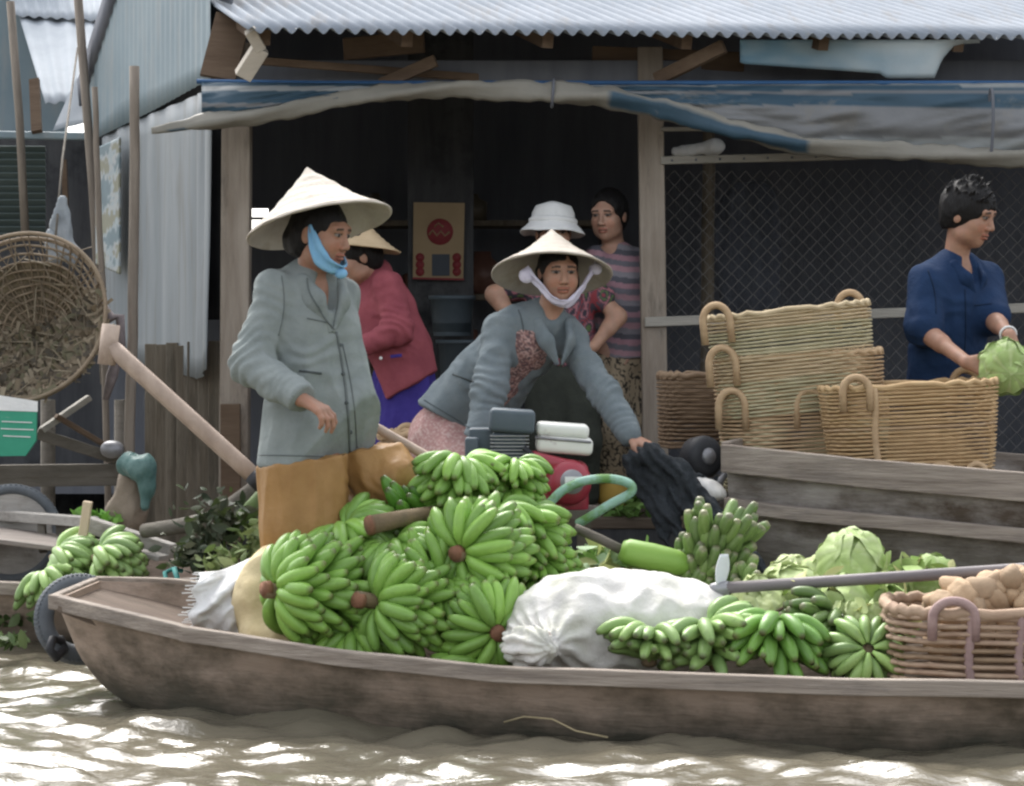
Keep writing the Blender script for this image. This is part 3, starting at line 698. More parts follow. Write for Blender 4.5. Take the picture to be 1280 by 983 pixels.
def bunch(label, c, ax, face, nh, m, sp=.05, spread=250, kind='bright', L=1.0, r0=.03, tilt=0, stalk=(.08, .10), curl=1, cut=True, group='green banana bunches', rows=2, name='banana_bunch', jit=.1):
    if not cut: stalk = (min(stalk[0], .03), min(stalk[1], .0))
    c = Vector(c); Z = Vector(ax).normalized(); X = Vector(face); X = (X - Z * X.dot(Z)).normalized(); Y = Z.cross(X)
    FR = Matrix((X, Y, Z)).transposed()
    root = thing(name, label, 'bananas', c, group); root.rotation_euler = (0, 0, 0)
    z0, z1 = -(nh - 1) / 2 * sp - stalk[0], (nh - 1) / 2 * sp + stalk[1]
    b = MB(); b.tube([c + FR @ Vector((.006 * math.sin(t * 5), .004 * math.cos(t * 4), z0 + (z1 - z0) * t)) for t in np.linspace(0, 1, 8)], r0 * .8, 10); b.build('stalk', STK, root)
    if cut: b = MB(); b.tube([c + FR @ Vector((0, 0, z1 - .02)), c + FR @ Vector((0, 0, z1 + .006))], [r0 * .88, r0 * .80], 10); b.build('cut_end', CUT, root)
    rnd_ = random.Random(bcount[0] + 11); bcount[0] += 1
    for j in range(nh):
        for q in range(rows):
            for i in range(m):
                a = R(((i + .5 * q) / max(m - .5, 1) - .5) * spread + rnd_.gauss(0, 2.5) + j * 9)
                z = (j - (nh - 1) / 2) * sp + (q - .5 * (rows - 1)) * .026 + rnd_.gauss(0, .003)
                o = bpy.data.objects.new('banana', rnd_.choice(FM[kind])); link(o, root)
                tl = R(tilt) + rnd_.gauss(0, jit) - (q - .5) * .16
                m4 = FR.to_4x4() @ Matrix.Rotation(a, 4, 'Z') @ Matrix.Translation((r0 * .6, 0, z)) @ Matrix.Rotation(-tl, 4, 'Y') @ Matrix.Rotation(rnd_.gauss(0, .12), 4, 'X')
                s = L * rnd_.uniform(.92, 1.06)
                if curl < 0: m4 = m4 @ Matrix.Diagonal((1, 1, -1, 1))
                o.matrix_local = m4 @ Matrix.Diagonal((s, s, s, 1))
    return root
# the big heap, back to front
bunch('topmost banana bunch of the heap, fingers in stacked rows right of the cut stem', P(574, 618, 7.40), (.05, -.15, 1), (-.35, -1, .05), 5, 8, .050, 210, 'bright', .92, tilt=10, curl=-1, cut=False)
bunch('smaller banana bunch at the right top of the heap, just below the engine', P(636, 618, 7.44), (.1, -.1, 1), (.1, -1, .1), 5, 6, .048, 170, 'bright', .72, tilt=12, curl=-1, cut=False)
bunch('banana bunch at the right edge of the heap above the white sack', P(662, 694, 7.33), (-.25, -.15, 1), (.55, -1, 0), 5, 7, .05, 200, 'bright', .9, tilt=12, curl=-1, cut=False)
bunch('dark green bananas under the thick cut stalk at the back of the heap', P(520, 668, 7.40), (-.9, -.3, .1), (-.1, -1, .2), 3, 6, .07, 230, 'deep', 1.0, stalk=(.1, .02), cut=False)
bunch('large bright banana bunch fanned around a brown stalk, upper middle of the heap', P(592, 688, 7.12), (-.45, -.85, .0), (0, 0, 1), 4, 9, .045, 330, 'bright', 1.0, tilt=8, curl=-1, stalk=(.08, .05))
bunch('leftmost banana bunch of the heap with its brown stalk sticking out to the left', P(385, 736, 7.05), (-.80, -.5, .05), (.4, -.5, .8), 5, 9, .046, 310, 'bright', 1.02, tilt=0, curl=-1, stalk=(.08, .06))
bunch('banana bunch lying behind the leftmost one against the brown trousers', P(440, 690, 7.3), (-.3, -.3, .9), (.1, -.9, .3), 4, 8, .05, 240, 'bright', 1.0, tilt=18, curl=-1, cut=False)
bunch('banana bunch with long brown stalk and hanging fingers, middle of the heap front', P(495, 757, 7.0), (-.75, -.62, .18), (0, -.3, -1), 4, 9, .042, 300, 'bright', .95, tilt=5, curl=-1, stalk=(.06, .09))
bunch('small banana hand wedged in the middle of the heap, fingers pointing up', P(535, 722, 7.1), (.5, -.75, -.3), (-.2, 0, 1), 2, 6, .05, 190, 'bright', .92, tilt=8, curl=-1, cut=False)
bunch('banana bunch around a dark stalk beside the sack knot, lower right of the heap', P(612, 782, 6.98), (.25, -.9, -.1), (-.3, 0, 1), 4, 8, .045, 300, 'bright', .92, tilt=8, curl=-1, stalk=(.06, .04))
bunch('few bananas showing at the bottom of the heap against the gunwale', P(600, 832, 6.95), (.3, -.7, .3), (0, -.5, -1), 2, 6, .05, 240, 'bright', .85, tilt=0, curl=-1, cut=False)
bunch('deep green banana bunch filling the shadow inside the heap', P(450, 765, 7.3), (-.4, -.8, .2), (0, -1, 0), 3, 7, .06, 320, 'deep', 1.0, curl=-1, cut=False)
bunch('deep green banana bunch buried behind the right side of the heap', P(645, 745, 7.28), (.3, -.6, .6), (0.2, -1, 0), 3, 7, .06, 320, 'deep', 1.0, curl=-1, cut=False)
bunch('banana hand filling the gap between the two front bunches of the heap, low down', P(446, 792, 7.06), (-.2, -.7, .5), (.1, -.8, -.6), 3, 7, .045, 250, 'bright', .9, tilt=6, curl=-1, cut=False)
bunch('banana hand filling the gap below the fan shaped bunch, above the dark stalk', P(560, 748, 7.08), (-.2, -.6, .7), (-.1, -1, -.2), 3, 7, .045, 230, 'bright', .9, tilt=10, curl=-1, cut=False)
bunch('banana hand between the fan shaped bunch and the topmost rows of the heap', P(618, 655, 7.28), (.1, -.3, 1), (.0, -1, .0), 3, 7, .05, 200, 'bright', .9, tilt=10, curl=-1, cut=False)
bunch('banana hand just right of the long brown stalk, upper left of the heap', P(500, 700, 7.18), (-.3, -.3, .9), (-.3, -1, .0), 3, 7, .05, 210, 'bright', .92, tilt=12, curl=-1, cut=False)
s_ = thing('cut_banana_stem', 'thick brown cut banana stem lying across the top of the heap', 'banana stem', P(462, 656, 7.12))
b = MB(); b.tube([P(462, 657, 7.10), P(500, 649, 7.16), P(560, 640, 7.34)], [.032, .028, .026], 14); b.build('stem', STK, s_)
b = MB(); b.tube([P(459.5, 657.5, 7.098), P(464, 656.6, 7.104)], [.030, .0335], 14); b.build('cut_face', CUT, s_)
# low row in front of the sack and cabbages
bunch('pale bananas at the left end of the low front row, against the white sack', P(812, 808, 6.76), (.1, -.1, 1), (-.1, -1, -.2), 2, 6, .045, 200, 'pale', .86, tilt=30, curl=-1, cut=False, group='banana hands in the low front row')
bunch('pale green banana hands second from the left in the low front row', P(888, 806, 6.78), (-.25, -.2, 1), (.2, -1, .1), 3, 5, .045, 210, 'pale', .96, tilt=26, curl=-1, cut=False, group='banana hands in the low front row')
bunch('bright green bananas hanging down in the middle of the low front row', P(968, 798, 6.76), (.15, -.05, 1), (-.1, -1, .1), 3, 5, .045, 200, 'mid', 1.0, tilt=5, curl=-1, cut=False, group='banana hands in the low front row')
bunch('grey green bananas above the bright ones in the low front row, below the cabbages', P(1025, 788, 6.92), (.6, -.1, .8), (-.1, -1, .2), 3, 6, .05, 220, 'dark', .78, tilt=15, curl=-1, cut=False, group='banana hands in the low front row')
bunch('round pale banana bunch at the right end of the low front row', P(1082, 816, 6.70), (.05, -.85, .45), (0, 0, 1), 2, 8, .05, 330, 'pale', .74, tilt=-5, curl=-1, cut=False, group='banana hands in the low front row')
bunch('dark green banana bunch at the back with blunt fingertips facing up, behind the propeller', P(885, 705, 7.45), (.35, -.2, .9), (0.2, -1, .3), 5, 8, .055, 260, 'dark', .85, tilt=28, curl=1, cut=False)
bunch('dark banana bunch low behind the propeller, half hidden by the sack', P(930, 765, 7.3), (.6, -.3, .6), (0, -1, .1), 4, 7, .055, 240, 'dark', .8, tilt=15, curl=1, cut=False)
bunch('loose heap of pale green bananas lying on the deck of the left boat', P(75, 708, 8.60), (-.25, -.35, .9), (.75, -.65, 0), 4, 6, .034, 130, 'pale', .98, tilt=14, curl=-1, cut=False)
bunch('second layer of pale green bananas, nearer the right end of the left boat', P(128, 708, 8.50), (-.25, -.3, .9), (.75, -.65, 0), 4, 6, .034, 130, 'pale', .95, tilt=14, curl=-1, cut=False)
bunch('pale bananas at the left end of the heap on the left boat', P(58, 722, 8.5), (-.25, -.4, .9), (.3, -.9, 0), 2, 7, .034, 150, 'pale', .85, tilt=10, curl=-1, cut=False)

# ---------------------------------------------------------------- sacks
SACK = M('white_plastic_sack', (.63, .61, .57), (.74, .725, .70), 6, rough=.55, bump=.35, bs=70, dirt=(.42, .43, .33), dsc=5, dlo=.44, dhi=.76, trans=.12)
kn = P(684, 806, 6.70)
S = SDF().ell(P(785, 780, 7.0), (.36, .20, .165), k=.05).ell(P(725, 785, 6.93), (.22, .17, .16), k=.08).ell(P(860, 785, 6.98), (.19, .16, .10), k=.06).ell(P(672, 808, 6.84), (.10, .10, .085), k=.05).cone(kn + Vector((.05, .08, .01)), kn, .055, .028, .05).cone(kn, kn + Vector((-.012, -.02, 0)), .03, .058, .015).cone(kn + Vector((-.02, -.005, -.01)), kn + Vector((-.09, .05, .0)), .035, .05, .03)
def sackdisp(V, N):
    r = V - np.array(kn); d = np.linalg.norm(r, axis=1); a = np.arctan2(r[:, 2], r[:, 0] + .3 * r[:, 1])
    return .012 * np.exp(-((d - .10) / .12) ** 2) * np.sin(a * 15 + 5 * vnoise(V, 6)) * (.6 + vnoise(V, 9, seed=4)) - .018 * np.abs(vnoise(V, 4.5, (1, 1, 1.6), 7)) + .006 * np.exp(-(d / .06) ** 2) * np.sin(a * 26)
sk = thing('sack', 'bulging white plastic sack tied with a knotted neck, lying right of the banana heap', 'sack', P(780, 830, 6.95), 'sacks in the banana boat')
sdf_obj('sack_body', S, SACK, sk, .007, wrinkle=.017, wsc=8, wst=(1, 1, 1.3), disp=sackdisp)
b = MB(); b.tube([kn + Vector((.008 + .004 * math.sin(3 * a), .034 * math.cos(a), .034 * math.sin(a))) for a in np.linspace(0, 6.28, 22)[:-1]], .005, 6, True); b.build('tie_string', M('sack_string', (.40, .32, .27), bump=.1), sk)
S = SDF().ell(P(292, 765, 7.36), (.115, .09, .10), k=.05).ell(P(310, 735, 7.38), (.07, .08, .06), k=.05)
sk = thing('sack', 'slumped white woven sack with a ragged edge near the bow', 'sack', P(285, 790, 7.3), 'sacks in the banana boat')
WSK = M('white_woven_sack', (.60, .60, .59), (.70, .70, .69), 9, rough=.75, bump=.3, bs=80, dirt=(.46, .44, .40), dsc=6, dlo=.52, dhi=.8)
sdf_obj('sack_body', S, WSK, sk, .009, wrinkle=.014, wsc=8, wst=(1, 1, 1))
def sheet_fn(u, v):
    xl = 247 - 10 * v + 4 * math.sin(v * 14); xr = 338 - 26 * v; yt = 716 - 22 * u + 4 * math.sin(u * 5); yb = 782 + 12 * u
    px = xl + (xr - xl) * u; py = yt + (yb - yt) * v
    f_ = .016 * math.sin(9 * (u * 1.2 + v * .9) + 3 * noise.noise((u * 2.2, v * 2.2, 1))) + .012 * (1 - abs(noise.noise((u * 5 + v * 3, v * 4 - u, 3))) * 2)
    return P(px, py, 7.30 - .075 * math.sin(math.pi * min(1, v * .8 + .1)) + .05 * (1 - v) - f_)
b = MB(); b.grid(sheet_fn, 50, 44); b.build('loose_cloth', WSK, sk, thick=.003)
b = MB()
for i in range(22):
    p = sheet_fn(0, i / 21); b.beam(p + Vector((.004, 0, 0)), p + Vector((-.012 - .010 * (i % 3), -.003, .004 * math.sin(i * 2))), .004, .003)
b.build('frayed_edge', WSK, sk, smooth=False)
S = SDF().ell(P(338, 752, 7.28), (.12, .12, .165), k=.05).ell(P(352, 700, 7.32), (.07, .08, .05), k=.06).ell(P(352, 795, 7.2), (.12, .10, .07), k=.06)
sk = thing('sack', 'straw coloured sack squeezed between the white sack and the leftmost bananas', 'sack', P(335, 795, 7.25), 'sacks in the banana boat')
sdf_obj('sack_body', S, M('straw_sack', (.50, .40, .22), (.62, .52, .32), 9, rough=.8, bump=.4, bs=60), sk, .009, wrinkle=.012, wsc=9, wst=(1, 1, 1))

# ---------------------------------------------------------------- cabbages and greens
CAB = M('cabbage_leaf', (1, 1, 1), sc=14, rough=.55, bump=.2, bs=30, attr=True, trans=.12)
def cabbage(label, c, r, seed, pale=0, opened=.5, group='cabbages in the banana boat', name='cabbage', cat='cabbage'):
    rd = random.Random(seed); root = thing(name, label, cat, Vector(c) - Vector((0, 0, r * .9)), group); c = Vector(c)
    base = np.array((.33, .47, .15)) * (1 - pale) + np.array((.52, .58, .29)) * pale
    b = MB(); n0 = 0
    b.ball(c, (r * .93, r * .93, r * .86), 22, 14, None, .08, seed); b.col(tuple(base * 1.15)); b.build('heart', CAB, root)
    for k in range(9):
        th = k * 2.4 + rd.random(); el = R(rd.uniform(-25, 50)); d = Vector((math.cos(th) * math.cos(el), math.sin(th) * math.cos(el), math.sin(el)))
        m3 = zframe(d, (0, 0, 1)); half = R(rd.uniform(48, 66)); rr = r * rd.uniform(.97, 1.07); b = MB(); cs = []; nu, nv = 40, 18
        def fn(u, v):
            a = 2 * math.pi * u; t = v * half; ru = 1 + .05 * math.sin(a * 5 + k) * v + .05 * noise.noise((math.cos(a) * 2, math.sin(a) * 2, k + seed)) * v
            op = opened * (.35 + .65 * max(0, math.cos(a))) * max(0, v - .5) * .6 + .035 * v ** 3
            R_ = rr * (1 + op + (.05 * math.sin(a * 9 + seed) + .05 * noise.noise((math.cos(a) * 3, math.sin(a) * 3, k * 2 + seed))) * v * v)
            q = Vector((math.sin(t * ru) * math.cos(a), math.sin(t * ru) * math.sin(a), math.cos(t * ru))) * R_
            cr = .045 * noise.noise(q * (5.5 / r * .11) + Vector((k * 3, seed, 0))) + .02 * noise.noise(q * (13 / r * .11) + Vector((seed, k, 0)))
            return c + m3 @ (q * (1 + cr * min(1, v * 2)))
        b.grid(fn, nu, nv, True)
        g = base * rd.uniform(.8, 1.2)
        for i in range(nu):
            for j in range(nv):
                vein = (max(0, math.cos((i / nu) * 2 * math.pi * 8)) ** 8 * .5 + (.2 if j > nv - 3 else 0)) * min(1, j / 4); e = .06 * noise.noise((i * .7, j * .5, k))
                cs.append(tuple(g * (1 + e) * (1 - vein) + np.array((.56, .64, .36)) * vein))
        b.c = cs; b.build('leaf', CAB, root)
    return root
cabbage('large pale cabbage on top of the cabbage pile, above the propeller shaft', P(1066, 712, 7.32), .112, 1, .25)
cabbage('yellowish cabbage at the left of the pile, half behind the shaft', P(985, 752, 7.18), .10, 2, .7)
cabbage('cabbage in the middle of the pile just under the shaft', P(1055, 772, 7.08), .115, 3, .3)
cabbage('yellow tipped cabbage behind the shaft, left of the topmost cabbage', P(990, 728, 7.45), .075, 4, .9)
cabbage('green cabbage squeezed between the pile and the potato basket', P(1112, 772, 7.12), .085, 5, 0)
cabbage('loose green cabbage behind the shaft above the potato basket', P(1165, 732, 7.38), .085, 6, .1)
cabbage('cabbage low behind the shaft between the pile and the potatoes', P(1110, 745, 7.35), .085, 9, .4)
cabbage('small yellowish cabbage at the lower left of the pile, just above the bananas', P(958, 778, 7.02), .078, 31, .8, .9)
cabbage('pale cabbage at the lower right of the pile, above the round banana bunch', P(1098, 790, 6.98), .085, 32, .5, .7)
cabbage('pale open cabbage between the topmost one and the yellow tipped one', P(1028, 738, 7.38), .085, 33, .7, 1.0)
cabbage('pale cabbage directly above the bright bananas in the middle of the pile', P(1010, 790, 6.99), .075, 34, .6, .9)
LEAF = M('leaf', (1, 1, 1), sc=12, rough=.6, bump=.1, attr=True, trans=.2)
def leaves(name, label, spots, cols, n, size, seed, cat='greens', kind=None, parent=None):
    rd = random.Random(seed); b = MB(); cs = []
    for (px, py, Y, sx, sy) in spots:
        for i in range(n):
            c = P(px + rd.gauss(0, sx), py + rd.gauss(0, sy), Y + rd.gauss(0, .06)); d = Vector((rd.gauss(0, 1), rd.gauss(0, .8), rd.gauss(.3, .6))).normalized(); u = d.orthogonal().normalized(); u = Quaternion(d, rd.random() * 6.28) @ u
            l = size * rd.uniform(.5, 1.3); w_ = l * rd.uniform(.3, .6); nn = d.cross(u); k0 = len(b.v); bend = rd.uniform(-.3, .5)
            for a in range(5):
                t = a / 4; wd = w_ * math.sin(math.pi * min(1, t * .9 + .08)); m_ = c + d * (l * (t - .5)) + nn * (bend * l * (t - .5) ** 2)
                b.v += [tuple(m_ - u * wd / 2 + nn * .15 * wd), tuple(m_), tuple(m_ + u * wd / 2 + nn * .15 * wd)]
            for a in range(4):
                for e in (0, 1): b.f.append((k0 + a * 3 + e, k0 + a * 3 + e + 1, k0 + a * 3 + 4 + e, k0 + a * 3 + 3 + e))
            g = np.array(rd.choice(cols)) * rd.uniform(.7, 1.25); cs += [tuple(g)] * 15
    b.c = cs; return tag(b.build(name, LEAF, parent), label, cat, None, kind)
leaves('cut_greens', 'loose cut pale leaves lying behind the white sack', [(735, 710, 7.5, 25, 9), (790, 712, 7.5, 20, 8), (760, 700, 7.6, 25, 8)], [(.22, .36, .10), (.42, .46, .18), (.35, .48, .28), (.14, .26, .06)], 60, .10, 3, kind='stuff')
cabbage('yellow green cabbage at the left of the pile, next to the dark bananas', P(948, 762, 7.08), .08, 41, .75, 1.0)
cabbage('pale cabbage in the lower middle of the pile, right of the grey green bananas', P(1062, 792, 6.97), .078, 42, .65, .9)
leaves('cabbage_scraps', 'loose torn cabbage leaves strewn over the cabbage pile', [(1000, 742, 7.1, 26, 14), (1060, 775, 6.98, 32, 12), (1105, 760, 7.0, 14, 16), (1150, 712, 7.25, 22, 6)], [(.34, .47, .17), (.46, .54, .25), (.26, .38, .10), (.52, .52, .24)], 34, .085, 13, kind='stuff')
leaves('leaf_scraps', 'scraps of green leaf on the edge of the hut deck', [(805, 632, 10.25, 16, 5), (770, 640, 10.25, 20, 3)], [(.12, .24, .05), (.2, .34, .09)], 30, .07, 5, kind='stuff')
leaves('dark_greens', 'dark leafy vegetable heap behind the standing woman, by the left boat', [(262, 665, 8.0, 20, 22), (285, 650, 8.05, 22, 14), (245, 692, 7.95, 16, 10)], [(.030, .045, .022), (.05, .065, .035), (.06, .085, .03), (.10, .11, .07)], 150, .055, 6, kind='stuff')
leaves('pale_sprigs', 'pale green sprigs scattered at the edge of the dark leafy heap', [(305, 690, 7.85, 14, 9), (318, 668, 7.9, 8, 8), (275, 702, 7.8, 12, 6), (430, 650, 7.95, 8, 14)], [(.20, .27, .10), (.28, .34, .16), (.12, .18, .05)], 45, .055, 7, kind='stuff')
leaves('green_shoots', 'bright green shoots behind the upright stick on the left boat', [(125, 648, 9.2, 13, 5)], [(.13, .32, .04), (.2, .4, .08)], 50, .06, 8, kind='stuff')
leaves('water_weed', 'clump of green water weed floating by the left boat', [(8, 775, 8.7, 20, 4), (6, 800, 8.2, 12, 3)], [(.06, .10, .03), (.16, .22, .09)], 45, .06, 12, kind='stuff')
lg = thing('bent_log', 'thick bent grey log with a green cut side behind the dark greens', 'log', P(255, 668, 8.35))
b = MB(); b.tube([P(180, 664, 8.6), P(225, 658, 8.5), P(262, 650, 8.4), P(290, 634, 8.3), P(330, 605, 8.2)], [.028, .03, .032, .036, .036], 12); b.build('wood', MT['junk'], lg)
b = MB(); b.tube([P(285, 668, 8.12), P(310, 648, 8.08), P(345, 610, 8.05)], [.03, .045, .045], 12); b.build('green_stem', M('green_trunk', (.12, .22, .04), (.075, .09, .05), 5, (1, 1, .5), bump=.3), lg)

# ---------------------------------------------------------------- baskets
def straw(name, a, b_): return M(name, a, b_, 11, (1, 1, 3), rough=.75, bump=.25, bs=90, dirt=tuple(x * .6 for x in a), dsc=4, dlo=.55, dhi=.85)
ST = {'pale': straw('pale_straw', (.40, .315, .195), (.49, .395, .25)), 'green': straw('green_straw', (.36, .325, .20), (.46, .415, .27)), 'tan': straw('tan_straw', (.36, .245, .14), (.46, .33, .20)), 'brown': straw('brown_straw', (.20, .135, .085), (.27, .19, .12)), 'gold': straw('gold_straw', (.38, .25, .125), (.48, .34, .185)), 'red': straw('reddish_rattan', (.29, .195, .135), (.41, .30, .21)), 'mauve': straw('mauve_strap', (.26, .175, .165), (.34, .24, .22))}
def sup(t, a, b_, e=.5):
    c, s = math.cos(t), math.sin(t); return Vector((a * math.copysign(abs(c) ** e, c), b_ * math.copysign(abs(s) ** e, s), 0))
def basket(label, loc, rot, a, b_, h, rows, bands, taper=.86, hand=((-.62, -1), (.62, 1)), hr=(.052, .065), rr=None, group='woven baskets', cat='basket', hmat='tan', straps=()):
    root = thing('woven_basket', label, cat, (0, 0, 0), group, local=True); rs = rr or h / rows / 2 * 1.12
    parts = {}
    for i in range(rows):
        t = i / (rows - 1); mk = next(m for lim, m in bands if t <= lim); k = taper + (1 - taper) * t ** .8; z = rs + t * (h - 2 * rs); n = 96; pts = []
        b = parts.setdefault(mk, MB())
        for j in range(n):
            th = 2 * math.pi * j / n; q = sup(th, a * k, b_ * k); d = q.normalized()
            pts.append(q + d * (.0045 * math.sin(th * 24 + math.pi * i)) + Vector((0, 0, z + .004 * noise.noise((j * .15, i * .6, h * 7)))))
        b.tube(pts, rs, 6, True, .62)
    for mk, b in parts.items(): b.build('weave_band', ST[mk], root)
    pts = [sup(2 * math.pi * j / 80, a * 1.0, b_ * 1.0) + Vector((0, 0, h + .003)) for j in range(80)]
    b = MB(); b.tube([p + Vector((0, 0, .006 * math.sin(j * 1.9))) for j, p in enumerate(pts)], rs * 1.35, 8, True); b.build('rim', ST[bands[-1][1]], root)
    b = MB(); q = [sup(2 * math.pi * j / 60, a * taper * .97, b_ * taper * .97) + Vector((0, 0, .01)) for j in range(60)]; b.add(q, [tuple(range(60))]); b.build('bottom', ST['brown'], root)
    for (fx, sy) in hand:
        y = sy * b_ * 1.02; b = MB(); cx = a * fx
        arc = [Vector((cx - hr[0], y, h - hr[1] * 1.5))] + [Vector((cx - hr[0] * math.cos(t), y + sy * .006, h - hr[1] * .2 + hr[1] * math.sin(t))) for t in np.linspace(0, math.pi, 14)] + [Vector((cx + hr[0], y, h - hr[1] * 1.5))]
        b.tube(arc, .0145, 8); b.build('handle', ST[hmat], root)
    for fx in straps:
        b = MB(); b.strip([Vector((a * fx, -b_ * (taper + (1 - taper) * t ** .8) - .012, h * t)) for t in np.linspace(.02, 1, 8)], .035, .01) if False else b.tube([Vector((a * fx + .004 * math.sin(t * 9), -b_ * (taper + (1 - taper) * t ** .8) * .985 - .004, h * t)) for t in np.linspace(.02, 1, 10)], .014, 8); b.build('strap', ST[hmat], root)
    root.location = loc; root.rotation_euler = rot
    return root
tl = R(-6)
basket('top basket of the three nested baskets, pale straw with a greenish band', P(998, 516, 8.82), (0, tl, R(-8)), .315, .17, .40, 28, [(.35, 'green'), (.6, 'pale'), (.86, 'green'), (1, 'pale')], .93, ((-.87, -1), (.78, 1)))
basket('middle basket of the three nested baskets, tan with a darker lower edge', P(1004, 572, 8.84), (0, tl * .6, R(-8)), .328, .18, .40, 26, [(.6, 'tan'), (1, 'tan')], .93, ((-.87, -1),), hmat='tan')
basket('bottom basket of the three nested baskets, greenish weave above the boat side', P(1006, 613, 8.86), (0, R(-1), R(-8)), .325, .19, .35, 22, [(.5, 'green'), (.85, 'green'), (1, 'tan')], .95, ((-.84, -1), (.09, -1)), hmat='tan')
bb = basket('large open golden basket at right, standing in front of the nested ones', P(1140, 607, 8.60), (0, R(-3.0), R(-7)), .332, .21, .385, 26, [(.58, 'gold'), (.62, 'tan'), (1, 'gold')], .88, ((-.60, -1), (.72, 1)), (.05, .055), hmat='tan', straps=(-.40,))
b = MB(); c = Vector((.10, -.20, .035)); b.tube([c + Vector((.055 * math.cos(t), -.02, .05 * math.sin(t))) for t in np.linspace(-.5, math.pi + .5, 16)], .0155, 8); b.tube([c + Vector((.13 + .035 * math.cos(t), -.012, .01 + .04 * math.sin(t))) for t in np.linspace(-.5, math.pi + .5, 14)], .011, 8); o = b.build('handle', ST['tan'], bb)
basket('dark brown basket half hidden behind the hut post, next to the stack', P(872, 560, 9.35), (0, 0, R(-5)), .16, .16, .30, 17, [(1, 'brown')], .95, ((.85, -1),), hmat='brown')
basket('small tan basket behind the heap between the blue skirt and the pink trousers', P(515, 680, 9.35), (0, 0, 0), .13, .13, .455, 20, [(1, 'tan')], .9, ((-.2, 1),), (.04, .04), hmat='tan')
pb = basket('coarse reddish rattan basket full of potatoes at the right end of the banana boat', P(1275, 868, 6.72), (0, R(.5), R(-4)), .40, .20, .26, 11, [(.45, 'red'), (.6, 'brown'), (1, 'red')], .97, ((-.56, -1), (.35, -1)), (.062, .05), None, hmat='mauve', straps=(-.44, -.08))
board('cargo_deck', 'wide board platform under the woven baskets in the grey boat', Vector((.95, 8.70, .545)), Vector((2.5, 8.23, .53)), .62, .03, MT['inner'], 'platform')
# potatoes
POT = M('potato_skin', (.36, .255, .165), (.46, .34, .225), 14, rough=.8, bump=.3, bs=50, dirt=(.28, .18, .11), dsc=9, rnd=.15)
pms = []
for s in range(4):
    b = MB(); b.ball((0, 0, 0), (.056, .042, .040), 16, 10, None, .22, s * 3.1); o = b.build('potato', POT); pms.append(o.data); bpy.data.objects.remove(o)
rd = random.Random(5); k = 0
for ring, (z, sx) in enumerate(((800, 1.0), (774, 1.0), (752, .95), (738, .8))):
    for i in range(12):
        for j in range(3):
            if ring < 2 and j > 0: continue
            u = (i + .5 * (ring % 2)) / 11.5; px = 1172 + u * 215 * sx + (1 - sx) * 120
            if px < 1160: continue
            Y = 6.66 + j * .10 + rd.uniform(-.02, .02); o = bpy.data.objects.new('potato', pms[k % 4]); COL.objects.link(o); k += 1
            dome = 5 - 16 * math.sin(math.pi * min(1, max(0, u))) * (1 if ring == 3 else .3)
            if ring < 2: Y += .02
            o.location = P(px + rd.uniform(-5, 5), z + dome + rd.uniform(-3, 3), Y); o.rotation_euler = (rd.uniform(-.6, .6), rd.uniform(-.6, .6), rd.uniform(0, 6.28)); o.scale = (rd.uniform(.9, 1.35), rd.uniform(.8, 1.05), rd.uniform(.8, 1.05))
            tag(o, 'tan potato in the pile filling the rattan basket at the right edge', 'potato', 'potatoes in the rattan basket')

# round fish basket at left
WB = straw('old_bamboo', (.25, .195, .135), (.18, .135, .09)); c0 = P(24, 396, 9.7); nn = Vector((-.12, -.93, .30)).normalized(); m3 = zframe(nn, (1, 0, 0))
rb = thing('round_basket', 'big round open weave bamboo basket hanging at far left', 'basket', P(30, 500, 9.7))
def bowl(r, a): dz = -.26 * (1 - (r) ** 2) ; return c0 + m3 @ Vector((.385 * r * math.cos(a), .385 * r * math.sin(a), dz))
b = MB()
for r in (.16, .24, .32, .4, .48, .55, .62, .69, .76, .83, .9): b.tube([bowl(r, a) + Vector((0, .004 * math.sin(9 * a), .004 * math.sin(a * 7 + r * 9))) for a in np.linspace(0, 6.283, 60)[:-1]], .0055 if r > .3 else .004, 6, True)
b.build('hoop', WB, rb)
b = MB()
for i in range(84):
    a = 2 * math.pi * i / 84; b.tube([bowl(r, a + .05 * math.sin(r * 6 + i * 2)) for r in np.linspace(.08 + .15 * (i % 2), 1, 9)], .0065, 5, False, .35)
b.build('rib', WB, rb)
b = MB(); b.tube([bowl(1, a) for a in np.linspace(0, 6.283, 72)[:-1]], .009, 8, True); b.tube([bowl(.97, a) - nn * .02 for a in np.linspace(0, 6.283, 72)[:-1]], .010, 8, True); b.build('rim', WB, rb)
rd = random.Random(2); b = MB(); cs = []
for i in range(1500):
    r = math.sqrt(rd.random()) * .95; a = rd.uniform(math.pi * .98, 2.12 * math.pi); 
    if rd.random() < .45: r = abs(rd.gauss(0, .28))
    p = bowl(min(r, .98), a) - nn * (-.012 + .015 * rd.random()); d = m3 @ Vector((rd.gauss(0, 1), rd.gauss(0, 1), rd.gauss(0, .3))).normalized(); l = rd.uniform(.02, .06); u = d.cross(nn).normalized() * rd.uniform(.004, .014)
    b.add([p - d * l + u, p - d * l - u, p + d * l - u * .6, p + d * l + u * .6], [(0, 1, 2, 3)]); g = rd.choice([(.20, .155, .10), (.13, .10, .065), (.27, .22, .15), (.08, .065, .045), (.15, .135, .08)]); cs += [g] * 4
for i in range(70):
    r = math.sqrt(rd.random()) * .9; a = rd.uniform(0, 6.28); p = bowl(r, a) + nn * .012; d = m3 @ Vector((rd.gauss(0, 1), rd.gauss(0, 1), rd.gauss(0, .15))).normalized(); l = rd.uniform(.06, .16); n0 = len(b.v); g = rd.choice([(.26, .21, .14), (.20, .16, .11), (.32, .27, .19)])
    b.tube([p - d * l, p + nn * .01, p + d * l], .0028, 5); cs += [g] * (len(b.v) - n0)
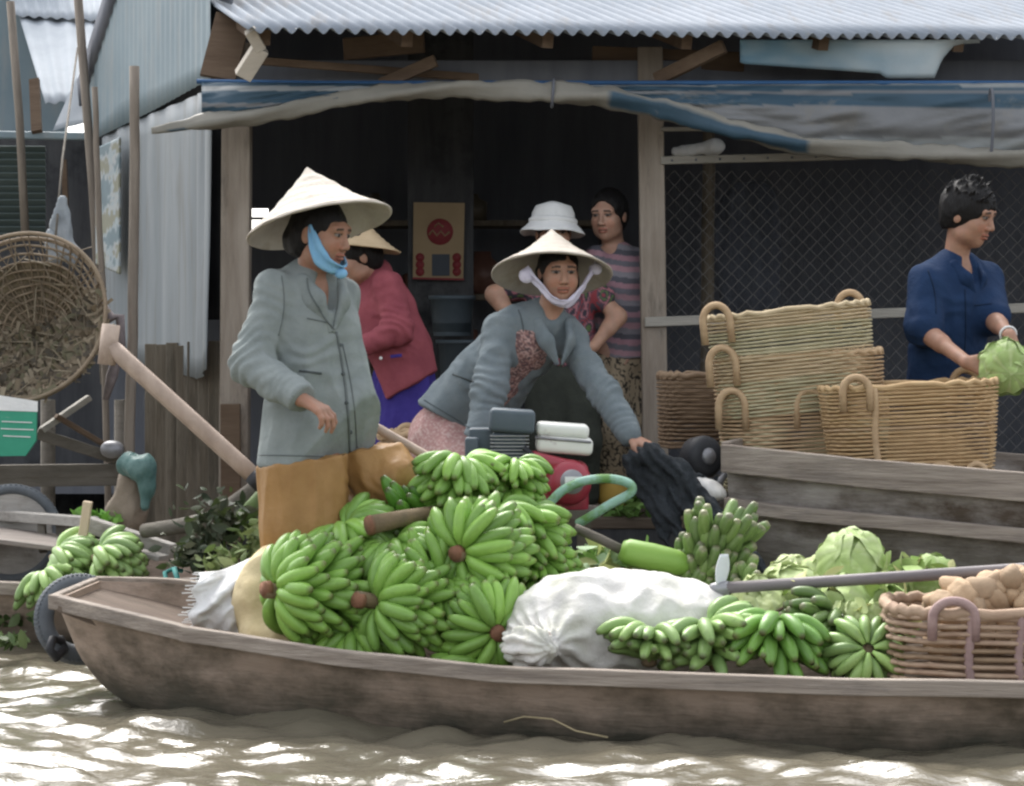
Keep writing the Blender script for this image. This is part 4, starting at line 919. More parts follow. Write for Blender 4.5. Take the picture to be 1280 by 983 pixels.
b.c = cs; tag(b.build('dry_debris', LEAF, rb, smooth=False), kind='stuff')
b = MB(); b.grid(lambda u, v: bowl(.02 + .74 * v, 2 * math.pi * u) - nn * -.006 - nn * .012, 48, 8, True); b.build('woven_base', M('dense_weave', (.17, .135, .085), (.075, .06, .04), 26, rough=.95, bump=.6, bs=60), rb)

# ---------------------------------------------------------------- engine with tank, and the propeller shaft
EN = lambda px, py, dY=0: P(px, py, 8.12 + dY)
RED = M('red_paint', (.30, .028, .045), (.23, .02, .035), 6, rough=.4, bump=.03, spec=.5); BLK = M('dark_grey_plastic', (.065, .085, .10), (.09, .115, .135), 6, rough=.5, bump=.05)
TNK = M('white_tank_paint', (.62, .63, .58), (.72, .72, .68), 5, rough=.35, bump=.03, spec=.5, dirt=(.33, .26, .25), dsc=10, dlo=.58, dhi=.75)
GRM = M('grey_metal', (.22, .22, .23), (.32, .32, .33), 9, rough=.45, bump=.1, metal=.5)
en = thing('boat_engine', 'small red petrol engine with white tank and dark air cleaner beside the crouching woman', 'engine', EN(665, 660))
def rbox(name, c, d, mat, bev=.012, rot=None, parent=en):
    b = MB(); b.box((0, 0, 0), d); m4 = Matrix.Translation(c) @ (rot.to_4x4() if rot else Matrix.Identity(4)); b.v = [tuple(m4 @ Vector(q)) for q in b.v]
    o = b.build(name, mat, parent, smooth=True, bevel=bev); o.modifiers['Bevel'].segments = 4; return o
ry = Matrix.Rotation(R(4), 3, 'Y')
tk = rbox('fuel_tank', EN(705, 556), (.205, .17, .062), TNK, .02, ry); rbox('tank_lid', EN(703, 537.5), (.190, .158, .050), TNK, .018, ry, tk)
b = MB(); b.tube([EN(669, 546), EN(738, 553)], .004, 6); b.tube([EN(669, 547, -.088), EN(739, 553, -.088)], .005, 6); b.build('tank_seam', GRM, tk)
rbox('air_cleaner', EN(640, 526, -.03), (.165, .15, .085), BLK, .018, ry); rbox('cleaner_neck', EN(636, 560, -.02), (.12, .11, .12), BLK, .012); rbox('cylinder_head', EN(603, 552, .02), (.10, .12, .10), BLK, .012)
rbox('intake_cover', EN(590, 562, -.03), (.05, .10, .09), BLK, .010)
rbox('crankcase', EN(697, 610), (.22, .20, .19), RED, .03); rbox('shroud', EN(694, 579, -.05), (.20, .14, .05), RED, .02, Matrix.Rotation(R(14), 3, 'Y'))
fc = EN(712, 603, -.11); b = MB(); mfa = Matrix.Translation(fc) @ zframe((.25, -.95, .1)).to_4x4(); b.lathe([(.001, .035), (.045, .033), (.072, .02), (.082, 0), (.082, -.04)], 28, mfa); fcv = b.build('starter_cover', RED, en)
b = MB(); b.lathe([(.001, .043), (.040, .041), (.046, .030)], 24, mfa); b.build('starter_grille', GRM, fcv)
b = MB(); b.box((0, 0, .0445), (.06, .035, .003)); b.v = [tuple(mfa @ Vector((q[0], q[1], q[2]))) for q in b.v]; b.build('label_plate', TNK, fcv, smooth=False)
b = MB()
for i in range(9): b.box(EN(637, 545 + i * 4.4, -.07), (.14, .04, .004))
b.build('cooling_fins', GRM, en, smooth=False)
b = MB(); b.tube([EN(655, 560, -.1), EN(672, 575, -.12), EN(668, 590, -.13)], .010, 8); b.tube([EN(600, 585, -.06), EN(618, 592, -.08), EN(640, 585, -.09)], .012, 8); b.build('fuel_hose', MT['black'], en)
b = MB(); b.lathe([(.001, .05), (.028, .045), (.03, -.04), (.001, -.045)], 16, Matrix.Translation(EN(592, 585, -.05))); b.build('silver_fitting', GRM, en)
b = MB(); 
for px in (625, 730): b.beam(EN(px, 640, -.08), Vector((EN(px, 640).x, 8.05, .04)), .05, .05, (0, 1, 0)); b.beam(EN(px, 640, .1), Vector((EN(px, 640).x, 8.24, .04)), .05, .05, (0, 1, 0))
b.beam(EN(600, 640), EN(750, 640), .26, .03); b.build('engine_mount', MT['junk'], en, smooth=False)
TUB = M('worn_green_paint', (.22, .40, .30), (.30, .46, .40), 9, rough=.5, bump=.1, dirt=(.12, .24, .07), dsc=7, dlo=.5, dhi=.62)
b = MB(); ctl = [EN(688, 628, -.2), EN(704, 613, -.2), EN(728, 602, -.2), EN(757, 598.5, -.2), EN(780, 602, -.2), EN(790, 609, -.2), EN(786, 618, -.2), EN(764, 630, -.2), EN(738, 646, -.2), EN(722, 655, -.18)]
pts = []
for i in range(len(ctl) - 1):
    p0, p1, p2, p3 = ctl[max(i - 1, 0)], ctl[i], ctl[i + 1], ctl[min(i + 2, len(ctl) - 1)]
    for t in np.linspace(0, 1, 6)[:-1]: pts.append(.5 * ((2 * p1) + (p2 - p0) * t + (2 * p0 - 5 * p1 + 4 * p2 - p3) * t * t + (3 * p1 - p0 - 3 * p2 + p3) * t ** 3))
b.tube(pts + [ctl[-1]], .0165, 12); b.build('carrying_handle', TUB, en)
# bare stem with a thick green bulb
st_ = thing('banana_flower_stem', 'thick green stem end on a bare grey stick lying behind the white sack', 'plant stem', P(780, 695, 7.4))
b = MB(); b.tube([P(718, 660, 7.42), P(750, 674, 7.41), P(790, 694, 7.4)], [.016, .016, .017], 10); b.build('stick', MT['junk'], st_)
b = MB(); b.tube([P(776, 687, 7.38), P(784, 690, 7.38), P(815, 697, 7.38), P(845, 704, 7.38), P(859, 708, 7.38), P(863, 709, 7.38)], [.030, .044, .047, .044, .032, .012], 16); b.build('green_end', M('green_stem', (.15, .28, .045), (.21, .35, .07), 6, (.5, 3, 3), rough=.45, bump=.1), st_)
# shaft with propeller
ps = thing('propeller_shaft', 'long grey propeller shaft with a white blade lying over the cabbages', 'propeller shaft', P(905, 735, 6.98))
b = MB(); b.tube([P(900, 735.5, 6.98), P(1100, 723, 6.9), P(1290, 710.5, 6.82), P(1480, 699, 6.76)], .0185, 14); b.build('shaft_tube', M('grey_shaft', (.13, .115, .12), (.19, .17, .17), 8, (.3, 3, 3), rough=.5, bump=.1), ps)
b = MB(); b.lathe([(.001, .035), (.017, .026), (.023, .0), (.022, -.03), (.001, -.03)], 16, Matrix.Translation(P(899, 736, 6.98)) @ zframe((-1, 0, -.06)).to_4x4()); b.build('hub', GRM, ps)
PRW = M('worn_white_blade', (.55, .58, .60), (.68, .70, .71), 9, rough=.4, bump=.1)
for s, L_ in ((1, .095), (-1, .085)):
    def bl(u, v):
        w_ = (.010 + .014 * math.sin(math.pi * min(1, .15 + .8 * v))) * (1 if s > 0 else .45); z = v * L_; tw = .7 - .5 * v
        x = (u - .5) * 2 * w_; return P(899, 736, 6.975) + Vector((x * math.cos(tw) + .004 + (.012 if s > 0 else -.016) * v, x * math.sin(tw), s * (z + .012)))
    b = MB(); b.grid(bl, 8, 10); b.build('blade', PRW if s > 0 else GRM, ps, thick=.004)
b = MB(); b.tube([P(958, 772, 6.92), P(985, 757, 6.93), P(1012, 741, 6.95)], .005, 6); tag(b.build('thin_cane', MT['brownbeam']), 'thin brown cane slanting under the propeller shaft across the cabbages', 'cane')

# black netting gripped by the crouching woman, and the motor by the grey boat
NET = M('black_netting', (.014, .017, .020), (.034, .040, .046), 14, (1, 1, .4), rough=.85, bump=.9, bs=55, bdist=.02)
S = SDF(); nA = P(800, 577, 8.45)
S.chain([P(787, 576, 8.47), P(812, 570, 8.45), P(850, 592, 8.42), P(885, 635, 8.35), P(915, 672, 8.25), P(950, 712, 8.1)], [.03, .042, .042, .034, .028, .03], .03)
S.chain([P(792, 590, 8.46), P(812, 612, 8.45), P(840, 650, 8.38), P(862, 690, 8.3)], [.032, .036, .028, .022], .02).chain([P(815, 590, 8.45), P(850, 625, 8.4), P(880, 665, 8.3), P(896, 700, 8.2)], [.03, .03, .024, .02], .02)
S.chain([P(845, 586, 8.43), P(872, 598, 8.5), P(900, 604, 8.58)], [.026, .016, .014], .02).chain([P(800, 600, 8.47), P(822, 650, 8.4), P(840, 690, 8.35)], [.024, .02, .016], .02)
nt_ = thing('black_net', 'bundle of black netting gripped by the crouching woman and trailing down to the bananas', 'net', P(870, 700, 8.3))
sdf_obj('netting', S, NET, nt_, .007, wrinkle=.010, wsc=14, wst=(1, 1, .4), disp=lambda V, N: .005 * np.sin((V[:, 0] * .75 + V[:, 2] * .55) * 210 + 5 * vnoise(V, 7)) + .004 * vnoise(V, 60))
mo = thing('motor', 'round black motor with pale hub at the end of the grey boat', 'motor', P(880, 600, 8.62)); mc = P(880, 571, 8.62); mm = Matrix.Translation(mc) @ zframe((.55, -.8, .1)).to_4x4()
b = MB(); b.lathe([(.03, .03), (.06, .034), (.078, .02), (.082, 0), (.078, -.05), (.04, -.07), (.001, -.07)], 30, mm); b.build('drum', MT['black'], mo)
b = MB(); b.lathe([(.001, .045), (.026, .042), (.034, .03), (.034, .0)], 24, mm); b.build('hub', GRP if 'GRP' in globals() else GRM, mo)
b = MB(); b.tube([P(868, 606, 8.58), P(900, 602, 8.56), P(912, 585, 8.6)], [.02, .016, .012], 10); b.build('bracket', GRM, mo)
S = SDF().ell(P(884, 612, 8.50), (.062, .05, .036), k=.03).ell(P(872, 605, 8.50), (.035, .04, .025), k=.03).ell(P(895, 618, 8.48), (.035, .04, .022), k=.03)
tag(sdf_obj('white_bundle', S, SACK, None, .006, wrinkle=.006, wsc=16), 'crumpled white plastic bundle tucked against the end of the grey boat', 'bundle')

# clutter at the left under the huts
sg = thing('painted_board', 'green and white painted board with clipped corner at far left', 'board', P(20, 572, 9.45))
def sgp(pts, Y, th): b = MB(); n = len(pts); v = [P(x, y, Y) for x, y in pts] + [P(x, y, Y) + Vector((0, th, 0)) for x, y in pts]; f = [tuple(range(n)), tuple(range(n, 2 * n))[::-1]] + [(i, i + n, (i + 1) % n + n, (i + 1) % n) for i in range(n)]; return b.add(v, f)
sgp([(-40, 489), (46, 503), (45, 551), (32, 570), (-40, 571)], 9.45, .02).build('green_face', M('green_paint', (.03, .24, .15), (.045, .30, .19), 6, rough=.5, bump=.1, dirt=(.30, .40, .34), dsc=7, dlo=.62, dhi=.7, dst=(.4, 1, 3)), sg, smooth=False)
sgp([(-40, 488), (47, 502), (47, 515), (-40, 512)], 9.447, .003).build('white_band', MT['white'], sg, smooth=False)
for y, a, c in ((527, 2, 40), (536, 1, 42), (545, 4, 38)):
    b = MB(); b.beam(P(a, y, 9.446), P(c, y + 1.5, 9.446), .002, .004, (0, 0, 1)); b.build('scuff_line', MT['white'], sg, smooth=False)
for lb, p, q, w_, m in (('pale diagonal strut under the round basket', (52, 538), (112, 497), .028, 'rail'), ('long grey beam running down right below the green board', (46, 542), (152, 576), .05, 'junk'), ('thin brown stick crossing the grey beam', (70, 520), (130, 556), .022, 'brownbeam'), ('low grey timber along the dark waterline at far left', (-30, 590), (155, 588), .06, 'junk'), ('lower dark timber just above the half tyre', (-30, 602), (150, 600), .05, 'junk')):
    b = MB(); b.beam(P(*p, 10.0), P(*q, 10.1), .05, w_); tag(b.build('loose_timber', MT[m], smooth=False, bevel=.004), lb, 'timber', 'loose timbers under the left hut')
for x in (60, 152):
    b = MB(); b.tube([P(x, 500, 10.6), Vector((P(x, 500, 10.6).x, 10.6, -.3))], .035, 8); tag(b.build('stilt_post', MT['junk']), 'dark stilt post under the left hut, ' + ('below the round basket' if x == 60 else 'beside the sackcloth bundle'), 'post')
S = SDF().cone(P(158, 650, 9.3), P(163, 600, 9.3), .07, .045, .03).ell(P(158, 640, 9.3), (.08, .06, .06), k=.04)
tag(sdf_obj('sackcloth_bundle', S, M('sackcloth', (.19, .15, .11), (.26, .21, .16), 10, bump=.5, bs=60), None, .008, wrinkle=.012, wsc=12), 'brown sackcloth bundle standing against the plank skirt', 'bundle')
S = SDF().chain([P(160, 580, 9.25), P(178, 585, 9.22), P(184, 610, 9.22), P(182, 632, 9.22)], [.045, .05, .03, .02], .03)
tag(sdf_obj('teal_bag', S, M('teal_plastic', (.05, .115, .105), (.12, .20, .185), 14, rough=.5, bump=.4), None, .007, wrinkle=.012, wsc=14), 'teal plastic bag draped over the brown sackcloth bundle', 'bag')
for lb, pts, m in (('pale plastic bag hanging above the round basket', [(78, 250, .02), (76, 285, .045), (86, 318, .05)], 'white'), ('grey cloth hanging right of the pale plastic bag', [(62, 290, .015), (70, 320, .04)], 'greytin')):
    S = SDF(); S.chain([P(x, y, 9.95) for x, y, _ in pts], [r_ for *_, r_ in pts], .03, flat=.5, n=(0, 1, 0))
    tag(sdf_obj('hanging_bag', S, M('dull_plastic', (.20, .225, .245), (.29, .315, .33), 10, rough=.5, bump=.4), None, .008, wrinkle=.016, wsc=14), lb, 'bag')
S = SDF().ell(P(141, 562, 10.0), (.055, .04, .04)); tag(sdf_obj('grey_pot', S, GRM, None, .008, wrinkle=.004, wsc=10), 'dented grey pot among the loose timbers under the left hut', 'pot')
b = MB(); b.tube([P(x, y, 9.9) for x, y in ((126, 380), (138, 400), (150, 396), (152, 430), (140, 470), (132, 500))], [.02, .03, .022, .018, .026, .014], 8); tag(b.build('rag', M('dirty_rag', (.12, .10, .10), (.26, .22, .22), 12, bump=.5)), 'dirty pinkish grey rag tied at the edge of the round basket', 'rag')

# calendar on the dark back wall, and shadowy stock below it
cal = thing('wall_calendar', 'tan wall calendar with a red round emblem in the dark hut', 'calendar', P(548, 348, 11.6)); CY = 11.6
CTAN = M('calendar_paper', (.26, .185, .10), (.31, .225, .125), 5, rough=.6, bump=.05); CRED = M('calendar_red', (.20, .025, .03), rough=.6, bump=0); CDK = M('calendar_dark', (.05, .06, .075), rough=.6, bump=0)
sgp([(517, 253), (581, 254), (579, 349), (516, 347)], CY, .006).build('sheet', CTAN, cal, smooth=False)
b = MB(); b.lathe([(.001, .003), (.066, .002), (.068, 0)], 32, Matrix.Translation(P(550, 290, CY - .003)) @ zframe((0, -1, 0)).to_4x4()); b.build('emblem', CRED, cal)
b = MB(); b.tube([P(536, 294, CY - .008), P(541, 288, CY - .008), P(546, 295, CY - .008), P(551, 289, CY - .008), P(556, 295, CY - .008), P(562, 290, CY - .008)], .005, 6); b.tube([P(543, 284, CY - .008), P(548, 279, CY - .008), P(554, 284, CY - .008)], .004, 6); b.build('emblem_script', CTAN, cal)
sgp([(540, 318), (562, 318), (562, 345), (540, 345)], CY - .004, .003).build('date_block', CDK, cal, smooth=False)
for x in (525, 571):
    b = MB()
    for k in range(3): b.lathe([(.001, .003), (.022, .002), (.023, 0)], 16, Matrix.Translation(P(x, 322 + k * 9, CY - .003)) @ zframe((0, -1, 0)).to_4x4())
    b.build('red_character', CRED, cal)
b = MB(); b.beam(P(516, 348, CY - .006), P(580, 349.5, CY - .006), .006, .010); b.build('bottom_strip', CRED, cal, smooth=False)
b = MB(); b.box(P(551, 300, 11.66), (.34, .05, 3.0)); b.build('post_board', MT['dark2'], hut, smooth=False)
for lb, px, py, w_, h_ in (('dark crate stacked in the hut right of the red jacket', 565, 395, .22, .20), ('dark tub on the hut floor below the dark crate', 585, 470, .3, .36)):
    b = MB(); c = P(px, py, 11.2); b.lathe([(w_ * .42, -h_ / 2), (w_ * .5, h_ / 2), (w_ * .54, h_ / 2), (w_ * .54, h_ / 2 - .02), (w_ * .46, h_ / 2 - .02), (w_ * .44, -h_ / 2 + .02), (.001, -h_ / 2 + .02)], 24, Matrix.Translation(c)); tag(b.build('dark_tub', BLK), lb.replace('crate stacked', 'tub hung'), 'tub')
b = MB(); c = P(770, 618, 10.4); b.ball(c, (.10, .08, .075), 18, 12, None, .1, 4); tag(b.build('yellow_melon', M('yellow_rind', (.40, .26, .05), (.48, .33, .08), 7, bump=.1)), 'yellow melon on the hut deck behind the green engine handle', 'melon')

S = SDF().chain([P(935, 262, 12.2), P(930, 320, 12.2), P(938, 372, 12.2)], [.16, .19, .17], .05, flat=.3, n=(0, 1, 0))
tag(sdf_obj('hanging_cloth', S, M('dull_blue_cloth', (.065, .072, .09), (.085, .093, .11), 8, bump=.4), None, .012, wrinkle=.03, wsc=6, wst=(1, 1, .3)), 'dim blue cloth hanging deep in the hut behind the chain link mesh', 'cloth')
pole('inner_post', 'thin dim post inside the hut behind the chain link, left of the blue cloth', [P(882, 600, 11.8), P(884, 400, 11.8), P(886, 130, 11.8)], .035, MT['plank'], 'post')
S = SDF().cone(P(845, 190, 10.9), P(885, 186, 10.9), .02, .035, .02).ell(P(892, 184, 10.9), (.05, .04, .04))
tag(sdf_obj('pale_bundle', S, MT['white'], None, .008, wrinkle=.012, wsc=12), 'pale bundle tucked under the hut roof just right of the middle post', 'bundle')
b = MB()
for i in range(3): b.box((P(600, 360, 12.9).x, 12.9, 1.0 + .42 * i), (1.5, .4, .03))
for x in (-.75, .75): b.box((P(600, 360, 12.9).x + x, 12.9, 1.1), (.05, .4, 1.5))
sh_ = thing('shelf_rack', 'dim wooden shelf rack at the back of the dark hut', 'shelf', (P(600, 360, 12.9).x, 12.9, .38)); b.build('frame', MT['plank'], sh_, smooth=False)
rd = random.Random(9)
for i in range(13):
    r = rd.uniform(.05, .11); h_ = rd.uniform(.12, .28); x = P(600, 360, 12.9).x - .62 + (i % 5) * .3 + rd.uniform(-.04, .04); z = 1.0 + .42 * (i // 5) + .018
    b = MB(); b.lathe([(.001, h_), (r * .5, h_), (r * .55, h_ * .85), (r, h_ * .7), (r * .95, .0), (.001, 0)], 16, Matrix.Translation((x, 12.82, z)))
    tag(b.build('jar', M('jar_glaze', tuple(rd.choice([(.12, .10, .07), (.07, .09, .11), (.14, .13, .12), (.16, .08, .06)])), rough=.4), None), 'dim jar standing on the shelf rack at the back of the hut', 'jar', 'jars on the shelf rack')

b = MB(); pts = [P(630, 903, 6.70), P(655, 896, 6.665), P(690, 899, 6.64), P(720, 914, 6.62), P(760, 922, 6.61)]; b.tube(pts, .003, 5); tag(b.build('straw_stalk', M('dry_straw', (.40, .33, .20), bump=0)), 'thin dry straw stalk clinging to the boat side at the waterline', 'straw')
b = MB(); b.tube([bowl(1, 1.2), P(78, 200, 10.3), P(97, 60, 12.85)], .006, 6); b.build('hanging_cord', MT['junk'], rb)
# ---------------------------------------------------------------- people
SKIN = M('skin', (1, 1, 1), sc=40, rough=.5, bump=.05, bs=120, spec=.35, attr=True, sub=.08)
HAIR = M('black_hair', (.004, .0035, .0035), (.007, .006, .006), 30, (4, 4, .5), rough=.55, bump=.6, bs=60, spec=.25)
def cloth(name, a, b_, rough=.85, bump=.35, bs=45, **k): return M(name, a, b_, 12, rough=rough, bump=bump, bs=bs, spec=.2, **k)
UP = Vector((0, 0, 1))
def hand(S, w_, d, n, ts, curl=.5, sc=1.0, spread=.06, k=.006):
    """palm, four jointed fingers, thumb; d: way the hand points, n: way the palm faces, ts: +1/-1 thumb side"""
    w_ = Vector(w_); d = Vector(d).normalized(); n = Vector(n); n = (n - d * n.dot(d)).normalized(); l = d.cross(n) * ts
    for i, o in enumerate((.026, .009, -.009, -.026)):
        S.cone(w_, w_ + (d * (.085 - .004 * abs(i - 1)) + l * o) * sc, .017 * sc, .0125 * sc, .014, flat=.85, n=n)
    for i, (o, L_) in enumerate(((.027, .070), (.009, .079), (-.009, .073), (-.027, .057))):
        p = w_ + (d * (.088 - .004 * abs(i - 1)) + l * o) * sc; a = curl * (.55 + .08 * i); dd = d + l * (spread * (1.5 - i)); r = .0094
        for s in (.44, .32, .26):
            q = p + (dd * math.cos(a) + n * math.sin(a)).normalized() * (L_ * s * sc); S.cone(p, q, r * sc, (r - .0008) * sc, k); p = q; r -= .0008; a += curl * .75
    p = w_ + (d * .022 + l * .022) * sc; q = p + (d * .030 + l * .026 + n * .012).normalized() * .042 * sc; S.cone(p, q, .014 * sc, .0115 * sc, .012)
    e = q + (d * .9 + l * .25 + n * (.2 + .4 * curl)).normalized() * .030 * sc; S.cone(q, e, .0112 * sc, .0102 * sc, k); S.cone(e, e + (d + n * (.3 + .6 * curl)).normalized() * .022 * sc, .0102 * sc, .008 * sc, k)
def slope(J, dz=.018, t=.07):
    a, b_ = J['SA'].copy(), J['SB'].copy(); J['SA'] = a.lerp(b_, t) - UP * dz; J['SB'] = b_.lerp(a, t) - UP * dz
def traps(S, J, r0=.055, r1=.05):
    for a in 'AB': S.cone(J['N'] - UP * .045, J['S' + a], r0, r1, .05)
def head_sdf(S, c, f, sc=1.0, up=UP, female=True):
    m = frame(f, up); c = Vector(c); T = lambda x, y, z: c + m @ (Vector((x, y, z)) * sc)
    E = lambda p, r, k=.02, op=1: S.ell(T(*p), np.array(r) * sc, m, k * sc, op)
    E((0, -.012, .032), (.073, .092, .084)); E((0, .030, -.025), (.060, .058, .080), .03); E((0, .050, -.086), (.027, .028, .024), .03)
    for s in (-1, 1):
        E((s * .038, .050, -.026), (.026, .028, .028), .025); E((s * .040, .02, -.068), (.024, .035, .025), .03); E((s * .074, -.010, -.004), (.009, .019, .030), .008)
    S.cone(T(-.040, .074, .031), T(.040, .074, .031), .014 * sc, .014 * sc, .02 * sc)
    S.cone(T(0, .084, .018), T(0, .103, -.024), .008 * sc, .0115 * sc, .012 * sc)
    for s in (-1, 1): E((s * .011, .094, -.029), (.009, .011, .008), .006); E((s * .031, .096, .011), (.018, .014, .010), .012, -1); E((s * .031, .0745, .0105), (.0145, .0145, .0115), .004)
    E((0, .086, -.054), (.023, .011, .0065), .006); E((0, .085, -.0645), (.019, .011, .0075), .006); E((0, .0975, -.0592), (.022, .006, .0018), .004, -1)
    return m, T
def face_cols(V, base, heads):
    C = np.tile(np.array(base, dtype=float), (len(V), 1)); nn_ = vnoise(V, 22, seed=5); C *= (1 + .16 * nn_)[:, None]; C[:, 0] *= 1 + .07 * vnoise(V, 45, seed=8)
    for (c, m, sc) in heads:
        q = (V - np.array(c)) @ np.array(m) / sc; x, y, z = np.abs(q[:, 0]), q[:, 1], q[:, 2]; fr = y > .055
        ch = fr & ((x - .037) ** 2 + (z + .03) ** 2 < .02 ** 2); C[ch] = C[ch] * (1.08, .96, .94)
        lip = (y > .078) & (x < .0235) & (z < -.047) & (z > -.0725); C[lip] = np.array(base) * (.92, .66, .64)
        slit = (y > .078) & (x < .021) & (np.abs(z + .0592) < .0022); C[slit] = np.array(base) * .25
        br = fr & (x > .013) & (x < .049) & (np.abs(z - .0315 + .22 * np.maximum(x - .036, 0)) < .0042); C[br] = np.array(base) * .16
        ey = fr & (np.abs(x - .031) < .0155) & (np.abs(z - .0105) < .0062 - .0042 * ((x - .031) / .0155) ** 2); C[ey] = (.20, .17, .15)
        ir = ey & (np.abs(x - .031) < .0068); C[ir] = (.012, .009, .008)
        lid = fr & (np.abs(x - .031) < .018) & (np.abs(z - .0172 + .12 * np.abs(x - .031)) < .0024); C[lid] = np.array(base) * .22
        nos = (y > .088) & (np.abs(x - .008) < .004) & (np.abs(z + .0365) < .003); C[nos] = np.array(base) * .3
    return C
def body(root, J, hf, skin=(.36, .20, .13), hands=(), hsc=1.0, female=True, feet=True, vox=.0052, headup=UP):
    S = SDF(); g = J.get; sh = (J['SB'] - J['SA']).normalized(); fw = sh.cross(UP); fw.normalize()
    S.cone(J['P'], J['W'], .145, .115, .04, flat=.72, n=fw).cone(J['W'], J['C'], .115, .135, .05, flat=.68, n=fw).cone(J['C'], J['N'] - UP * .05, .12, .06, .05, flat=.7, n=fw)
    traps(S, J, .045, .042)
    for a in 'AB':
        S.chain([J['S' + a], J['E' + a], J['W' + a]], [.046, .036, .0255], .03); S.cone(J['E' + a], J['E' + a].lerp(J['W' + a], .4), .037, .035, .02)
        if 'H' + a in J:
            S.chain([J['H' + a], J['K' + a], J['A' + a]], [.085, .052, .034], .03); S.cone(J['K' + a].lerp(J['A' + a], .15), J['K' + a].lerp(J['A' + a], .5), .05, .046, .03)
            if feet: tf = Vector((hf[0], hf[1], 0)).normalized(); S.cone(J['A' + a] - UP * .035 - tf * .03, J['A' + a] - UP * .05 + tf * .13, .034, .022, .03)
    m, T = head_sdf(S, J['head'], hf, hsc, headup)
    S.cone(J['N'] - UP * .03, T(0, -.022, -.05), .052, .047, .03)
    fine = [tuple(np.array(J['head']) + s * .125 * hsc for s in (-1, 1)) + (.0031,)]
    for (w_, d, n, ts, cu, sc) in hands:
        hand(S, w_, d, n, ts, cu, sc); c = Vector(w_) + Vector(d).normalized() * .07; fine.append((np.array(c) - .095, np.array(c) + .095, .0042))
    sdf_obj('body', S, SKIN, root, vox, fine, lambda V: face_cols(V, skin, [(J['head'], m, hsc)]), it=1)
    return m, T
def hair(root, T, m, sc, extra=None, face=(0, .085, -.03), fr=(.064, .062, .082), grow=.010, wr=.004, vox=.0055, cut=None):
    S = SDF(); S.ell(T(0, -.015, .034), np.array((.074 + grow, .094 + grow, .086 + grow)) * sc, m, .01); S.ell(T(0, -.05, -.02), np.array((.070, .055, .07)) * sc, m, .03)
    if extra: extra(S, T)
    S.ell(T(*face), np.array(fr) * sc, m, .012, -1)
    if cut: cut(S, T)
    return sdf_obj('hair', S, HAIR, root, vox, wrinkle=wr, wsc=26, wst=(1, 1, .5), it=1)
def conical_hat(root, c, n, r, h, mat, seed=0):
    c = Vector(c); m4 = Matrix.Translation(c) @ zframe(n).to_4x4(); N_ = 26; pr = []
    for i in range(N_ + 1):
        t = i / N_; pr.append((max(.002, r * t), h * (1 - t) + .010 * math.sin(math.pi * t) * -1 + .0016 * math.sin(t * N_ * 1.57)))
    pr += [(r, -.007), (r - .006, -.008)] + [(max(.001, r * t - .004), h * (1 - t) - .010 * math.sin(math.pi * t) - .006) for t in np.linspace(.97, 0, 18)]
    b = MB(); b.lathe(pr, 64, m4)
    for k, q in enumerate(b.v):
        d = noise.noise((q[0] * 9 + seed, q[1] * 9, q[2] * 9)) * .006; b.v[k] = (q[0], q[1], q[2] + d)
    o = b.build('conical_hat', mat, root)
    b = MB(); b.tube([m4 @ Vector((r * math.cos(a), r * math.sin(a), -.004 + .004 * noise.noise((3 * math.cos(a) + seed, 3 * math.sin(a), 0)))) for a in np.linspace(0, 2 * math.pi, 64)[:-1]], .0042, 6, True); b.build('brim_band', mat, o)
    return m4, o
HAT = M('palm_leaf_hat', (.37, .33, .275), (.46, .415, .355), 10, (1, 1, .4), rough=.65, bump=.3, bs=80, dirt=(.29, .235, .165), dsc=9, dlo=.52, dhi=.82, trans=.1)
HATT = M('tan_leaf_hat', (.48, .36, .22), (.57, .44, .28), 10, rough=.65, bump=.3, bs=80, trans=.1)
def ribbon(name, pts, ws, mat, parent, nrm, th=.004):
    """cloth band swept along pts, ws wide"""
    pts = [Vector(p) for p in pts]; S_ = []; n = len(pts) - 1
    for i in range(n):
        p0, p1, p2, p3 = pts[max(i - 1, 0)], pts[i], pts[i + 1], pts[min(i + 2, n)]
        for t in np.linspace(0, 1, 7)[:-1]: S_.append((.5 * ((2 * p1) + (p2 - p0) * t + (2 * p0 - 5 * p1 + 4 * p2 - p3) * t * t + (3 * p1 - p0 - 3 * p2 + p3) * t ** 3), ws[i] + (ws[i + 1] - ws[i]) * t))
    S_.append((pts[-1], ws[-1])); b = MB(); K = 7
    for i, (p, w_) in enumerate(S_):
        t = (S_[min(i + 1, len(S_) - 1)][0] - S_[max(i - 1, 0)][0]).normalized(); nn = Vector(nrm(p) if callable(nrm) else nrm); nn = (nn - t * nn.dot(t)).normalized(); l = t.cross(nn)
        for j in range(K): u = j / (K - 1) - .5; b.v.append(tuple(p + l * (u * w_) + nn * (.006 * math.cos(u * 9 + i * .25) + .004 * noise.noise((i * .4, j * .9, w_ * 50)))))
    for i in range(len(S_) - 1):
        for j in range(K - 1): b.f.append((i * K + j, i * K + j + 1, (i + 1) * K + j + 1, (i + 1) * K + j))
    return b.build(name, mat, parent, thick=th)
def efolds(J, a, amp=.006):
    s, e, w_ = J['S' + a], J['E' + a], J['W' + a]; return [(e, (w_ - s), .10, .036, amp), (s.lerp(e, .25), (e - s), .08, .05, amp * .6), (w_.lerp(e, .2), (w_ - e), .05, .028, amp * .6)]

